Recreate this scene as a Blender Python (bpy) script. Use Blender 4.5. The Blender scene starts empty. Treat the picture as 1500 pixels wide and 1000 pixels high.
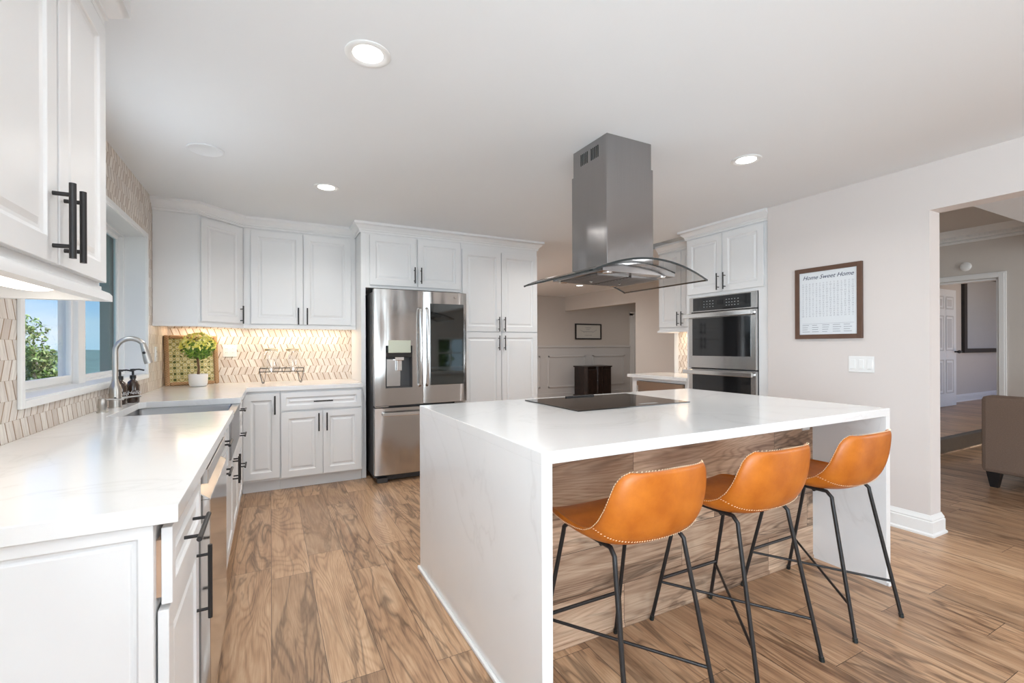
import bpy, bmesh, math, random
from mathutils import Vector, Matrix
random.seed(7)
sc = bpy.context.scene
col = sc.collection
PI = math.pi
# ---------------------------------------------------------------- camera
F_PX = 677.9; YAW = 0.481
cam = bpy.data.cameras.new('camera'); cam_o = bpy.data.objects.new('camera', cam); col.objects.link(cam_o)
cam.sensor_width = 36; cam.lens = F_PX / 1500 * 36; cam.shift_y = 7.4 / 1500
cam.clip_start = 0.05; cam.clip_end = 500
cam_o.matrix_world = (Matrix.Translation((0, 0, 1.25)) @ Matrix.Rotation(-YAW, 4, 'Z') @ Matrix.Rotation(PI / 2, 4, 'X') @ Matrix.Rotation(-0.0038, 4, 'Z'))
sc.camera = cam_o
# ---------------------------------------------------------------- view
sc.view_settings.view_transform = 'Standard'; sc.view_settings.look = 'None'
sc.view_settings.gamma = 1; sc.view_settings.use_curve_mapping = False
sc.view_settings.exposure = 1.19
# ---------------------------------------------------------------- world sky
w = bpy.data.worlds.new('sky'); sc.world = w; w.use_nodes = True
nt = w.node_tree; nt.nodes.clear()
def wn(t, **k):
    n = nt.nodes.new(t)
    for a, b in k.items(): setattr(n, a, b)
    return n
wo = wn('ShaderNodeOutputWorld'); bg = wn('ShaderNodeBackground'); tc = wn('ShaderNodeTexCoord')
sep = wn('ShaderNodeSeparateXYZ'); rmp = wn('ShaderNodeValToRGB'); mp = wn('ShaderNodeMapping')
nz = wn('ShaderNodeTexNoise'); cr = wn('ShaderNodeValToRGB'); mx = wn('ShaderNodeMix', data_type='RGBA')
nt.links.new(tc.outputs['Generated'], sep.inputs[0])
nt.links.new(sep.outputs[2], rmp.inputs[0])
e = rmp.color_ramp.elements
e[0].position = 0.0; e[0].color = (0.62, 0.78, 0.93, 1); e[1].position = 0.55; e[1].color = (0.05, 0.16, 0.55, 1)
x_ = e.new(0.10); x_.color = (0.36, 0.61, 0.93, 1); x_ = e.new(0.28); x_.color = (0.12, 0.33, 0.82, 1)
nt.links.new(tc.outputs['Generated'], mp.inputs[0]); mp.inputs['Scale'].default_value = (2, 2, 9)
nt.links.new(mp.outputs[0], nz.inputs[0]); nz.inputs['Scale'].default_value = 1.6; nz.inputs['Detail'].default_value = 6
nt.links.new(nz.outputs[0], cr.inputs[0])
cr.color_ramp.elements[0].position = 0.48; cr.color_ramp.elements[0].color = (0, 0, 0, 1)
cr.color_ramp.elements[1].position = 0.72; cr.color_ramp.elements[1].color = (.7, .7, .7, 1)
nt.links.new(cr.outputs[0], mx.inputs[0]); nt.links.new(rmp.outputs[0], mx.inputs[6]); mx.inputs[7].default_value = (0.85, 0.9, 0.97, 1)
nt.links.new(mx.outputs[2], bg.inputs[0]); bg.inputs[1].default_value = 0.5
nt.links.new(bg.outputs[0], wo.inputs[0])
# ---------------------------------------------------------------- large lights: kitchen window daylight, and fill lamps added at unseen windows
def area(name, loc, rot, sx, sy, power, color=(1, 1, 1), spread=PI):
    l = bpy.data.lights.new(name, 'AREA'); l.shape = 'RECTANGLE'; l.size = sx; l.size_y = sy
    l.energy = power; l.color = color; l.spread = spread
    o = bpy.data.objects.new(name, l); col.objects.link(o); o.location = loc; o.rotation_euler = rot
    return o
area('added_rear_fill', (0.6, -3.10, 1.35), (PI / 2 + .45, 0, 0), 1.9, 1.9, 21, (0.79, 0.91, 1.0))  # added lamp at an unseen rear window, lights the room from behind
area('added_side_fill', (-.74, -1.3, 1.30), (PI / 2 + .60, 0, -PI / 2), 2.2, 1.8, 72, (0.77, 0.90, 1.0))  # added lamp at an invented side window, brightens the island side
area('daylight_kitchen_window', (-.90, 2.86, 1.78), (PI / 2 + .05, 0, -PI / 2), .84, .50, 2.8, (0.84, 0.93, 1.0))

area('added_living_fill', (7.2, -3.10, 1.3), (PI / 2, 0, 0), 2.0, 1.6, 60, (0.93, 0.97, 1.0))  # added lamp at an unseen window, lights the living side
sun = bpy.data.lights.new('sun', 'SUN'); sun.energy = 3.0; sun.angle = 0.01
sun_o = bpy.data.objects.new('sun', sun); col.objects.link(sun_o); sun_o.rotation_euler = (0.3, 0.7, 0)

# ================================================================ helpers
def tag(o, label=None, cat=None, group=None, kind=None):
    if label: o['label'] = label
    if cat: o['category'] = cat
    if group: o['group'] = group
    if kind: o['kind'] = kind
    return o
def thing(name, label, cat, loc=(0, 0, 0), rz=0, group=None):
    o = bpy.data.objects.new(name, None); col.objects.link(o)
    o.location = loc; o.rotation_euler = (0, 0, rz); o.empty_display_size = .1
    return tag(o, label, cat, group)
class MB:
    def __init__(s): s.bm = bmesh.new()
    def box(s, a, b, m=None):
        x0, y0, z0 = a; x1, y1, z1 = b
        P = [(x0, y0, z0), (x1, y0, z0), (x1, y1, z0), (x0, y1, z0), (x0, y0, z1), (x1, y0, z1), (x1, y1, z1), (x0, y1, z1)]
        v = [s.bm.verts.new(m @ Vector(p) if m else p) for p in P]
        for f in ((0, 3, 2, 1), (4, 5, 6, 7), (0, 1, 5, 4), (1, 2, 6, 5), (2, 3, 7, 6), (3, 0, 4, 7)):
            s.bm.faces.new([v[i] for i in f])
        return s
    def prism(s, pts, z0, z1):
        n = len(pts)
        a = [s.bm.verts.new((p[0], p[1], z0)) for p in pts]; b = [s.bm.verts.new((p[0], p[1], z1)) for p in pts]
        s.bm.faces.new(a[::-1]); s.bm.faces.new(b)
        for i in range(n): s.bm.faces.new((a[i], a[(i + 1) % n], b[(i + 1) % n], b[i]))
        return s
    def rings(s, rings, cap0=True, cap1=True, closed=True):
        R = [[s.bm.verts.new(p) for p in r] for r in rings]
        n = len(R[0])
        for a, b in zip(R, R[1:]):
            for i in range(n if closed else n - 1): s.bm.faces.new((a[i], a[(i + 1) % n], b[(i + 1) % n], b[i]))
        if cap0: s.bm.faces.new(R[0][::-1])
        if cap1: s.bm.faces.new(R[-1])
        return s
    def tube(s, pts, r, n=10, caps=True):
        pts = [Vector(p) for p in pts]; rr = r if isinstance(r, (list, tuple)) else [r] * len(pts)
        R = []; ref = None
        for i, p in enumerate(pts):
            if i == 0: d = pts[1] - p
            elif i == len(pts) - 1: d = p - pts[i - 1]
            else: d = (p - pts[i - 1]).normalized() + (pts[i + 1] - p).normalized()
            d.normalize()
            if ref is None:
                ref = Vector((0, 0, 1)) if abs(d.z) < .9 else Vector((1, 0, 0))
            u = (ref - d * ref.dot(d)).normalized(); ref = u; v = d.cross(u)
            R.append([p + (u * math.cos(2 * PI * k / n) + v * math.sin(2 * PI * k / n)) * rr[i] for k in range(n)])
        return s.rings(R, caps, caps)
    def lathe(s, prof, n=32, c=(0, 0, 0), cap0=True, cap1=True):
        R = [[(c[0] + r * math.cos(2 * PI * k / n), c[1] + r * math.sin(2 * PI * k / n), c[2] + z) for k in range(n)] for r, z in prof]
        return s.rings(R, cap0, cap1)
    def sweep(s, prof, path, side=1):
        """profile of (out, z) swept along a flat path, mitred; out is to the right of travel * side"""
        P = [Vector(p) for p in path]; R = []
        for i, p in enumerate(P):
            ns = []
            if i > 0: d = (p - P[i - 1]).normalized(); ns.append(Vector((d.y, -d.x)))
            if i < len(P) - 1: d = (P[i + 1] - p).normalized(); ns.append(Vector((d.y, -d.x)))
            if len(ns) == 1: m = ns[0]
            else:
                m = (ns[0] + ns[1]); m = m / m.dot(ns[0]) if m.length > 1e-6 else ns[0]
            R.append([(p.x + m.x * o * side, p.y + m.y * o * side, z) for o, z in prof])
        return s.rings(R)
    def leaf(s, p, size, d=None):
        d = d or Vector((random.gauss(0, 1), random.gauss(0, 1), random.gauss(0, 1))).normalized()
        a = d.orthogonal().normalized(); a.rotate(Matrix.Rotation(random.random() * 6.28, 3, d)); b = d.cross(a)
        p = Vector(p)
        v = [s.bm.verts.new(p + q) for q in (-a * size, -a * .25 * size + b * size * .42 + d * size * .1, a * size, -a * .25 * size - b * size * .42 + d * size * .1)]
        s.bm.faces.new(v); return s
    def build(s, name, mat, parent=None, smooth=False, bevel=0, seg=2, m=None):
        bmesh.ops.recalc_face_normals(s.bm, faces=s.bm.faces)
        if m: s.bm.transform(m)
        me = bpy.data.meshes.new(name); s.bm.to_mesh(me); s.bm.free()
        if mat: me.materials.append(mat)
        o = bpy.data.objects.new(name, me); col.objects.link(o)
        if parent: o.parent = parent
        if smooth:
            for p in me.polygons: p.use_smooth = True
            if smooth != 'all': me.set_sharp_from_angle(angle=math.radians(38))
        if bevel:
            b = o.modifiers.new('bevel', 'BEVEL'); b.width = bevel; b.segments = seg; b.limit_method = 'ANGLE'; b.angle_limit = math.radians(40)
        return o
def bx(name, a, b, mat, parent=None, bevel=0): return MB().box(a, b).build(name, mat, parent, bevel=bevel)
def struct(o): o['kind'] = 'structure'; return o
def sbox(name, a, b, mat, bevel=0): return struct(bx(name, a, b, mat, None, bevel))

# ---------------------------------------------------------------- materials
class NT:
    def __init__(s, name):
        s.m = bpy.data.materials.new(name); s.m.use_nodes = True; s.t = s.m.node_tree; s.b = s.t.nodes['Principled BSDF']
    def n(s, t, ins=None, **k):
        n = s.t.nodes.new(t)
        for a, b in k.items(): setattr(n, a, b)
        for a, b in (ins or {}).items(): s.set(n.inputs[a], b)
        return n
    def set(s, i, v):
        if isinstance(v, bpy.types.NodeSocket): s.t.links.new(v, i)
        else: i.default_value = v
    def M(s, op, a, b=0.0, c=None):
        n = s.n('ShaderNodeMath', operation=op); s.set(n.inputs[0], a)
        if op not in ('FLOOR', 'FRACT', 'ABSOLUTE', 'SINE'): s.set(n.inputs[1], b)
        if c is not None: s.set(n.inputs[2], c)
        return n.outputs[0]
    def comb(s, x=0.0, y=0.0, z=0.0):
        n = s.n('ShaderNodeCombineXYZ'); s.set(n.inputs[0], x); s.set(n.inputs[1], y); s.set(n.inputs[2], z); return n.outputs[0]
    def ramp(s, f, stops):
        n = s.n('ShaderNodeValToRGB'); s.set(n.inputs[0], f); el = n.color_ramp.elements
        while len(el) < len(stops): el.new(.5)
        for e_, (p, c) in zip(el, stops): e_.position = p; e_.color = (*c, 1)
        return n.outputs[0]
    def mix(s, f, a, b, bt='MIX'):
        n = s.n('ShaderNodeMix', data_type='RGBA', blend_type=bt); s.set(n.inputs[0], f)
        for i, v in ((6, a), (7, b)): s.set(n.inputs[i], (*v, 1) if isinstance(v, tuple) and len(v) == 3 else v)
        return n.outputs[2]
    def noise(s, vec, scale, detail=3, rough=.5, dist=0):
        return s.n('ShaderNodeTexNoise', {0: vec, 'Scale': scale, 'Detail': detail, 'Roughness': rough, 'Distortion': dist}).outputs[0]
    def white(s, vec): return s.n('ShaderNodeTexWhiteNoise', {0: vec}, noise_dimensions='3D').outputs
    def obj(s):
        t = s.n('ShaderNodeTexCoord'); sp = s.n('ShaderNodeSeparateXYZ', {0: t.outputs['Object']}); return t.outputs['Object'], sp.outputs
    def bump(s, h, strength=.3, dist=.01):
        s.t.links.new(s.n('ShaderNodeBump', {'Height': h, 'Strength': strength, 'Distance': dist}).outputs[0], s.b.inputs['Normal'])
    def p(s, **k):
        for a, v in k.items():
            i = s.b.inputs[a.replace('_', ' ')]
            s.set(i, (*v, 1) if isinstance(v, tuple) and len(v) == 3 and i.type == 'RGBA' else v)
        return s
def plain(name, c, rough=.5, metal=0.0, var=.03, scale=8, bump=0, **k):
    t = NT(name); v, _ = t.obj()
    n = t.noise(v, scale, 4)
    t.p(Base_Color=t.mix(n, tuple(max(0, q * (1 - var)) for q in c), tuple(min(1, q * (1 + var)) for q in c)), Roughness=rough, Metallic=metal, **k)
    if bump: t.bump(t.noise(v, scale * 12, 3), bump, .002)
    return t.m
def emis(name, c, s):
    t = NT(name); t.p(Base_Color=c, Emission_Color=c, Emission_Strength=s); return t.m
def glassm(name, tint=(1, 1, 1), gloss=.12, rough=0.0, fs=.8):
    t = NT(name); t.t.nodes.remove(t.b)
    fr = t.n('ShaderNodeFresnel', {'IOR': 1.45}).outputs[0]
    tr = t.n('ShaderNodeBsdfTransparent', {0: (*tint, 1)}).outputs[0]; gl = t.n('ShaderNodeBsdfGlossy', {'Roughness': rough}).outputs[0]
    bf = t.n('ShaderNodeNewGeometry').outputs['Backfacing']; f = t.M('MULTIPLY', t.M('MINIMUM', t.M('ADD', t.M('MULTIPLY', fr, fs), gloss * .3), 1.0), t.M('SUBTRACT', 1.0, bf))
    mx_ = t.n('ShaderNodeMixShader', {0: f, 1: tr, 2: gl}).outputs[0]
    t.t.links.new(mx_, t.t.nodes['Material Output'].inputs[0]); return t.m
def wood(name, across, along, width, length, ramp, tones, gapc=(.07, .04, .025), rough=.32, contour=26, seed=0.0, streak=.62):
    t = NT(name); v, xyz = t.obj(); ax = {'X': 0, 'Y': 1, 'Z': 2}
    a = xyz[ax[across]]; l = xyz[ax[along]]
    aw = t.M('ADD', t.M('DIVIDE', a, width), 50.0 + seed); row = t.M('FLOOR', aw); fa = t.M('FRACT', aw)
    r1 = t.white(t.comb(row, seed, 3.0))[0]
    ll = t.M('ADD', t.M('DIVIDE', l, length), t.M('ADD', t.M('MULTIPLY', r1, 7.0), 20.0)); cl = t.M('FLOOR', ll); fl = t.M('FRACT', ll)
    rnd = t.white(t.comb(row, cl, 1.0))[1]; rs = t.n('ShaderNodeSeparateColor', {0: rnd}).outputs
    base = t.comb(t.M('ADD', a, t.M('MULTIPLY', rs[0], 20.0)), t.M('ADD', t.M('MULTIPLY', l, .13), t.M('MULTIPLY', rs[1], 9.0)), t.M('MULTIPLY', rs[2], 5.0))
    n1 = t.noise(base, 4.2, 1.5, .5, .35)
    cont = t.M('SINE', t.M('MULTIPLY', n1, float(contour) * 9.0))
    cont = t.M('POWER', t.M('MULTIPLY_ADD', cont, .5, .5), 2.5)
    cont = t.M('MULTIPLY', cont, t.ramp(t.noise(base, 2.2, 2), [(.38, (.25, .25, .25)), (.6, (1, 1, 1))]))
    fib = t.noise(t.comb(t.M('MULTIPLY', a, 95.0), t.M('MULTIPLY', l, 3.5), rs[0]), 2.0, 3)
    n2 = t.noise(base, 9.0, 4, .6, 1.2)
    f = t.M('ADD', t.M('MULTIPLY', cont, -.15), t.M('ADD', t.M('MULTIPLY', fib, .42), t.M('MULTIPLY', n2, .86)))
    c = t.ramp(f, ramp)
    c = t.mix(1.0, c, t.ramp(rs[2], tones), 'MULTIPLY')
    n3 = t.noise(t.comb(t.M('ADD', a, t.M('MULTIPLY', rs[1], 20.0)), t.M('MULTIPLY', l, .13), t.M('MULTIPLY', rs[0], 9.0)), 11.0, 3, .5, .8)
    st = t.ramp(t.M('ABSOLUTE', t.M('SUBTRACT', n3, .52)), [(0, (1, 1, 1)), (.05, (0, 0, 0))])
    stm = t.M('MULTIPLY', t.ramp(t.noise(base, 3.0, 2), [(.38, (0, 0, 0)), (.55, (1, 1, 1))]), t.M('MULTIPLY', st, streak))
    c = t.mix(stm, c, (ramp[0][1][0] * .5, ramp[0][1][1] * .45, ramp[0][1][2] * .4))
    ga = t.M('MULTIPLY', t.M('MINIMUM', fa, t.M('SUBTRACT', 1.0, fa)), width); gl = t.M('MULTIPLY', t.M('MINIMUM', fl, t.M('SUBTRACT', 1.0, fl)), length)
    gap = t.M('LESS_THAN', t.M('MINIMUM', ga, gl), .0011)
    c = t.mix(gap, c, gapc)
    t.p(Base_Color=c, Roughness=t.M('MULTIPLY_ADD', fib, .15, rough - .07))
    t.bump(t.M('SUBTRACT', f, t.M('MULTIPLY', gap, 2.0)), .12, .003)
    return t.m
def tilem(name, along):
    t = NT(name); v, xyz = t.obj(); p = xyz[{'X': 0, 'Y': 1}[along]]; z = xyz[2]
    h = .0735; wd = .056; k = .48
    q = t.M('ADD', t.M('DIVIDE', t.M('SUBTRACT', z, .914), h), 40.0); band = t.M('FLOOR', q); f = t.M('FRACT', q)
    odd = t.M('MODULO', band, 2.0)
    g = t.M('ADD', t.M('MULTIPLY', t.M('SUBTRACT', 1.0, odd), f), t.M('MULTIPLY', odd, t.M('ADD', t.M('SUBTRACT', 1.0, f), 1.0)))
    u = t.M('ADD', t.M('ADD', t.M('DIVIDE', p, wd), t.M('MULTIPLY', g, k)), 60.0)
    fu = t.M('FRACT', u); iu = t.M('FLOOR', u)
    rnd = t.white(t.comb(iu, band, 2.0))[1]; rs = t.n('ShaderNodeSeparateColor', {0: rnd}).outputs
    c = t.ramp(rs[0], [(0, (.60, .52, .46)), (.3, (.74, .67, .60)), (.6, (.82, .77, .71)), (1, (.70, .65, .60))])
    st = t.noise(t.comb(t.M('MULTIPLY', fu, 1.6), t.M('MULTIPLY', f, .25), t.M('MULTIPLY', rs[1], 30.0)), 3.0, 4, .6, .5)
    c = t.mix(t.M('MULTIPLY', t.M('SUBTRACT', st, .42), 2.2), c, (.50, .43, .38))
    d = t.M('MINIMUM', fu, t.M('SUBTRACT', 1.0, fu))
    line = t.M('LESS_THAN', d, .060); bd = t.M('LESS_THAN', t.M('MINIMUM', f, t.M('SUBTRACT', 1.0, f)), .014)
    c = t.mix(t.M('MULTIPLY', bd, .55), c, (.45, .38, .31))
    c = t.mix(line, c, t.mix(rs[2], (.22, .135, .075), (.34, .22, .12)))
    t.p(Base_Color=c, Roughness=.42, Specular_IOR_Level=.3)
    t.bump(t.M('SUBTRACT', t.M('MULTIPLY', rs[1], .5), t.M('MULTIPLY', t.M('MAXIMUM', line, bd), 1.4)), .35, .004)
    return t.m
def quartz():
    t = NT('white_quartz'); v, _ = t.obj()
    n = t.noise(v, 1.1, 5, .55, 1.4); d = t.M('ABSOLUTE', t.M('SUBTRACT', n, .5))
    vein = t.ramp(d, [(0, (1, 1, 1)), (.012, (.25, .25, .25)), (.04, (0, 0, 0))])
    c = t.mix(t.M('MULTIPLY', vein, t.M('MULTIPLY', t.noise(v, 2.3, 2), .30)), t.mix(t.noise(v, 3.0, 4), (.80, .795, .785), (.86, .855, .85)), (.50, .48, .46))
    t.p(Base_Color=c, Roughness=.13, Specular_IOR_Level=.5, Coat_Weight=.12, Coat_Roughness=.08); return t.m
def steel(name, c=(.58, .565, .55), rough=.22, wav=.0, axis='Z'):
    t = NT(name); v, xyz = t.obj()
    s_ = (220, 220, 2) if axis == 'Z' else (2, 2, 220)
    mp_ = t.n('ShaderNodeMapping', {0: v, 'Scale': s_}).outputs[0]
    n = t.noise(mp_, 1.0, 2)
    t.p(Base_Color=t.mix(n, tuple(q * .94 for q in c), tuple(min(1, q * 1.05) for q in c)), Metallic=1.0, Roughness=t.M('MULTIPLY_ADD', n, .06, rough - .03))
    if wav: t.bump(t.noise(t.n('ShaderNodeMapping', {0: v, 'Scale': (3.2, 3.2, .9)}).outputs[0], 1.3, 1), wav, .05)
    return t.m
M = {}
M['cab'] = plain('cabinet_white_paint', (.80, .80, .80), .34, var=.008)
M['ceil'] = plain('ceiling_paint', (.80, .815, .83), .9, var=.006, bump=.04, scale=3)
M['wall'] = plain('warm_beige_wall_paint', (.675, .625, .60), .85, var=.01, bump=.08, scale=5)
M['wallin'] = plain('grey_beige_wall_paint', (.62, .575, .53), .85, var=.01)
M['wainscot'] = plain('wainscot_paint', (.62, .61, .60), .5, var=.01)
M['trim'] = plain('trim_white_paint', (.82, .82, .81), .4, var=.008)
M['quartz'] = quartz()
M['black'] = plain('matte_black_metal', (.028, .026, .026), .38, .35, bump=.0)
M['dark'] = plain('dark_grey_enamel', (.06, .06, .062), .45)
M['steel'] = steel('brushed_steel')
M['fsteel'] = steel('fridge_steel', (.53, .50, .475), .17, .5)
M['hsteel'] = steel('hood_steel', (.37, .36, .36), .13, .35)
M['bright'] = steel('bright_steel', (.74, .73, .72), .16)
M['nickel'] = plain('brushed_nickel', (.52, .495, .46), .36, 1.0, bump=.0)
M['sink'] = steel('sink_steel', (.30, .30, .305), .34, 0, 'X')
M['bglass'] = plain('black_glass', (.012, .012, .013), .06, 0, Specular_IOR_Level=.7)
M['pane'] = glassm('window_glass', (.97, .99, .99), .04, 0, .4)
M['hoodglass'] = glassm('hood_tinted_glass', (.83, .84, .84), .22)
M['jarglass'] = glassm('jar_glass', (.96, .965, .96), .35, .05)
M['gedge'] = plain('dark_glass_edge', (.02, .025, .025), .15)
M['tileY'] = tilem('chevron_marble_tile_left', 'Y'); M['tileX'] = tilem('chevron_marble_tile_back', 'X')
FR = [(.0, (.11, .058, .034)), (.36, (.25, .142, .083)), (.58, (.45, .275, .16)), (.85, (.62, .43, .28))]
FT = [(0, (.80, .78, .76)), (.5, (1.0, .97, .94)), (1, (1.12, 1.12, 1.10))]
M['floor'] = wood('hickory_laminate_planks', 'X', 'Y', .195, 1.21, FR, FT, seed=3.0)
FR2 = [(.0, (.10, .055, .034)), (.36, (.26, .15, .095)), (.58, (.50, .34, .23)), (.85, (.72, .55, .40))]
M['panelwood'] = wood('island_plank_cladding', 'Z', 'X', .193, 1.02, FR2, [(0, (.62, .60, .60)), (.5, (.95, .92, .90)), (1, (1.25, 1.25, 1.25))], rough=.5, seed=11.0, streak=.75)
M['rawwood'] = plain('pale_birch_drawer_box', (.62, .40, .27), .5, var=.1)
def leatherm():
    t = NT('tan_leather'); v, _ = t.obj()
    n = t.noise(v, 9, 5, .6); n2 = t.noise(v, 60, 2)
    c = t.mix(t.ramp(n, [(.35, (0, 0, 0)), (.72, (1, 1, 1))]), (.43, .108, .007), (.59, .178, .017))
    t.p(Base_Color=c, Roughness=t.M('MULTIPLY_ADD', n2, .12, .33), Specular_IOR_Level=.45, Coat_Weight=.1, Coat_Roughness=.3)
    vo = t.n('ShaderNodeTexVoronoi', {0: v, 'Scale': 420.0}).outputs[0]
    t.bump(vo, .12, .002); return t.m
M['leather'] = leatherm()
M['stitch'] = plain('cream_thread', (.85, .66, .42), .7)
M['print'] = plain('grey_print', (.35, .36, .36), .5)
M['white'] = plain('white_plastic', (.82, .82, .81), .3, var=.005)
M['lens'] = emis('downlight_lens', (1.0, .98, .95), 3)
M['warm'] = emis('warm_led_lens', (1.0, .83, .62), 5)
M['undl'] = emis('undercabinet_diffuser', (1.0, .93, .82), 1.2)
# ================================================================ the setting
XL, XR, YB, CE = -.83, 3.825, 5.18, 2.44
b = MB(); b.box((-1.1, -3.35, -.06), (14.2, 9.5, 0)); struct(b.build('floor', M['floor']))
b = MB(); b.box((-1.1, -3.35, CE), (3.97, 9.5, CE + .1)); b.box((3.97, 4.25, CE), (9.5, 9.5, CE + .1)); b.box((3.97, -3.35, CE), (9.55, 1.69, CE + .1))
struct(b.build('ceiling', M['ceil']))
b = MB(); b.box((3.9, 1.6, 3.0), (14.2, 4.35, 3.1)); b.box((3.972, 1.62, CE + .01), (14.2, 1.688, 3.0)); b.box((3.9, 1.69, CE + .102), (3.97, 4.25, 3.0)); b.box((3.9, 4.252, CE + .102), (14.2, 4.35, 3.0))
struct(b.build('ceiling', M['wallin']))
# left wall with window opening
wy0, wy1, wz0, wz1 = 2.38, 4.36, 1.045, 2.09
b = MB(); xa, xb = -1.02, XL
b.box((xa, -3.35, 0), (xb, -2.45, CE)); b.box((xa, -2.45, 0), (xb, -.15, .35)); b.box((xa, -2.45, 2.25), (xb, -.15, CE)); b.box((xa, -.15, 0), (xb, wy0, CE)); b.box((xa, wy1, 0), (xb, YB + .15, CE)); b.box((xa, wy0, 0), (xb, wy1, wz0)); b.box((xa, wy0, wz1), (xb, wy1, CE))
struct(b.build('wall_left', M['tileY']))
b = MB(); b.box((XL - .05, YB, 0), (2.76, YB + .15, CE)); struct(b.build('wall_back', M['tileX']))
# rear wall with window openings, the two wide ones added for fill light
b = MB()
for x0, x1, z0, z1 in ((-1.1, -.4, 0, CE), (-.4, 1.7, 0, .4), (-.4, 1.7, 2.25, CE), (1.7, 3.90, 0, CE), (3.90, 4.70, 0, .25), (3.90, 4.70, 1.50, CE), (4.70, 6.2, 0, CE), (6.2, 8.2, 0, .5), (6.2, 8.2, 2.1, CE), (8.2, 9.55, 0, CE)):
    b.box((x0, -3.35, z0), (x1, -3.2, z1))
struct(b.build('wall_rear', M['wall']))
# right wall, header over the wide opening
b = MB(); b.prism([(XR, 1.42), (3.97, 1.42), (3.97, 2.40), (4.65, 2.40), (4.65, 4.20), (4.5, 4.20), (4.5, 2.53), (XR, 2.53)], 0, CE)
b.box((XR, -3.2, 2.132), (3.97, 1.42, CE)); struct(b.build('wall_right', M['wall']))
tileb = MB().box((4.488, 3.45, .914), (4.50, 4.135, 1.42)).build('trim_4', M['tileY']); struct(tileb)
sbox('trim_5', (4.485, 4.135, 0), (4.50, 4.20, 1.42), M['trim'])
# dining side
b = MB(); b.box((6.3, 4.25, 0), (6.42, 6.87, CE)); b.box((6.3, 6.87, 2.1), (6.42, 9.3, CE)); struct(b.build('wall_dining', M['wallin']))
b = MB(); b.box((4.65, 4.25, 0), (14.2, 4.35, CE)); struct(b.build('wall_living_north', M['wallin']))
b = MB(); b.box((2.76, 9.3, 0), (9.5, 9.42, CE)); struct(b.build('wall_far', M['wallin']))
b = MB(); b.box((2.60, YB + .1, 0), (2.76, 9.42, CE)); b.box((9.38, 4.35, 0), (9.5, 9.42, CE)); struct(b.build('wall_dining_side', M['wallin']))
# living side
b = MB(); b.box((9.4, -3.2, 0), (9.55, 2.70, 3.0)); b.box((9.4, 3.56, 0), (9.55, 4.25, 3.0)); b.box((9.4, 2.70, 2.22), (9.55, 3.56, 3.0)); struct(b.build('wall_living', M['wallin']))
b = MB(); b.box((9.55, 3.8, 0), (14.2, 3.9, 3.0)); b.box((14.1, 1.7, 0), (14.2, 3.9, 3.0)); struct(b.build('wall_hall', M['wallin']))
b = MB(); b.box((4.65, 2.43, 0), (9.4, 4.25, .19)); b.box((9.4, 1.7, 0), (14.1, 3.8, .19)); struct(b.build('floor_platform', M['floor']))
struct(bx('trim_6', (4.65, 2.405, .168), (9.4, 2.431, .192), M['dark'])); struct(bx('trim_7', (4.65, 2.418, .012), (9.4, 2.431, .168), plain('dark_stained_step_riser', (.07, .05, .035), .5, var=.3, scale=20))); struct(bx('trim_14', (4.65, 2.405, 0), (9.4, 2.431, .012), M['panelwood']))
# baseboards and small mouldings
BP = [(0, 0), (.028, 0), (.028, .012), (.019, .022), (.019, .092), (.014, .098), (.016, .106), (.008, .122), (.004, .134), (0, .134)]
struct(MB().sweep(BP, [(XR, 2.53), (XR, 1.42), (3.97, 1.42), (3.97, 2.40), (4.65, 2.40)], -1 * -1).build('baseboard_right', M['trim'], smooth=True))
struct(MB().sweep([(o, z + .19) for o, z in BP], [(9.56, 3.80), (14.1, 3.80)], 1).build('baseboard_hall', M['trim']))
struct(MB().sweep([(o, z + .19) for o, z in BP], [(9.4, 4.25), (9.4, 3.65)], 1).build('baseboard_living', M['trim']))
# door casing in the living wall
def casing(name, y0, y1, zt, x, w_=.09, z0=.19):
    b = MB()
    for i, (o, t_) in enumerate(((0, .022), (.02, .030))):
        b.box((x - t_, y0 - w_ + o, z0), (x, y0 - .012, zt + w_ - o)); b.box((x - t_, y1 + .012, z0), (x, y1 + w_ - o, zt + w_ - o)); b.box((x - t_, y0 - .012, zt + .012), (x, y1 + .012, zt + w_ - o))
    b.box((x, y0 - .001, z0), (x + .15, y0 + .02, zt)); b.box((x, y1 - .02, z0), (x + .15, y1 + .001, zt)); b.box((x, y0, zt - .02), (x + .15, y1, zt + .001))
    return struct(b.build(name, M['trim'], bevel=.003))
casing('trim_8', 2.70, 3.56, 2.22, 9.4)
CP = [(0, 2.80), (.03, 2.80), (.035, 2.83), (.02, 2.85), (.05, 2.87), (.06, 2.91), (.10, 2.95), (.13, 3.0), (0, 3.0)]
b = MB(); b.sweep(CP, [(9.4, 4.25), (9.4, 1.69)], 1)
for i in range(44): b.box((9.335, 1.74 + i * .057, 2.875), (9.36, 1.77 + i * .057, 2.91))
struct(b.build('trim_9', M['trim']))
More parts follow.
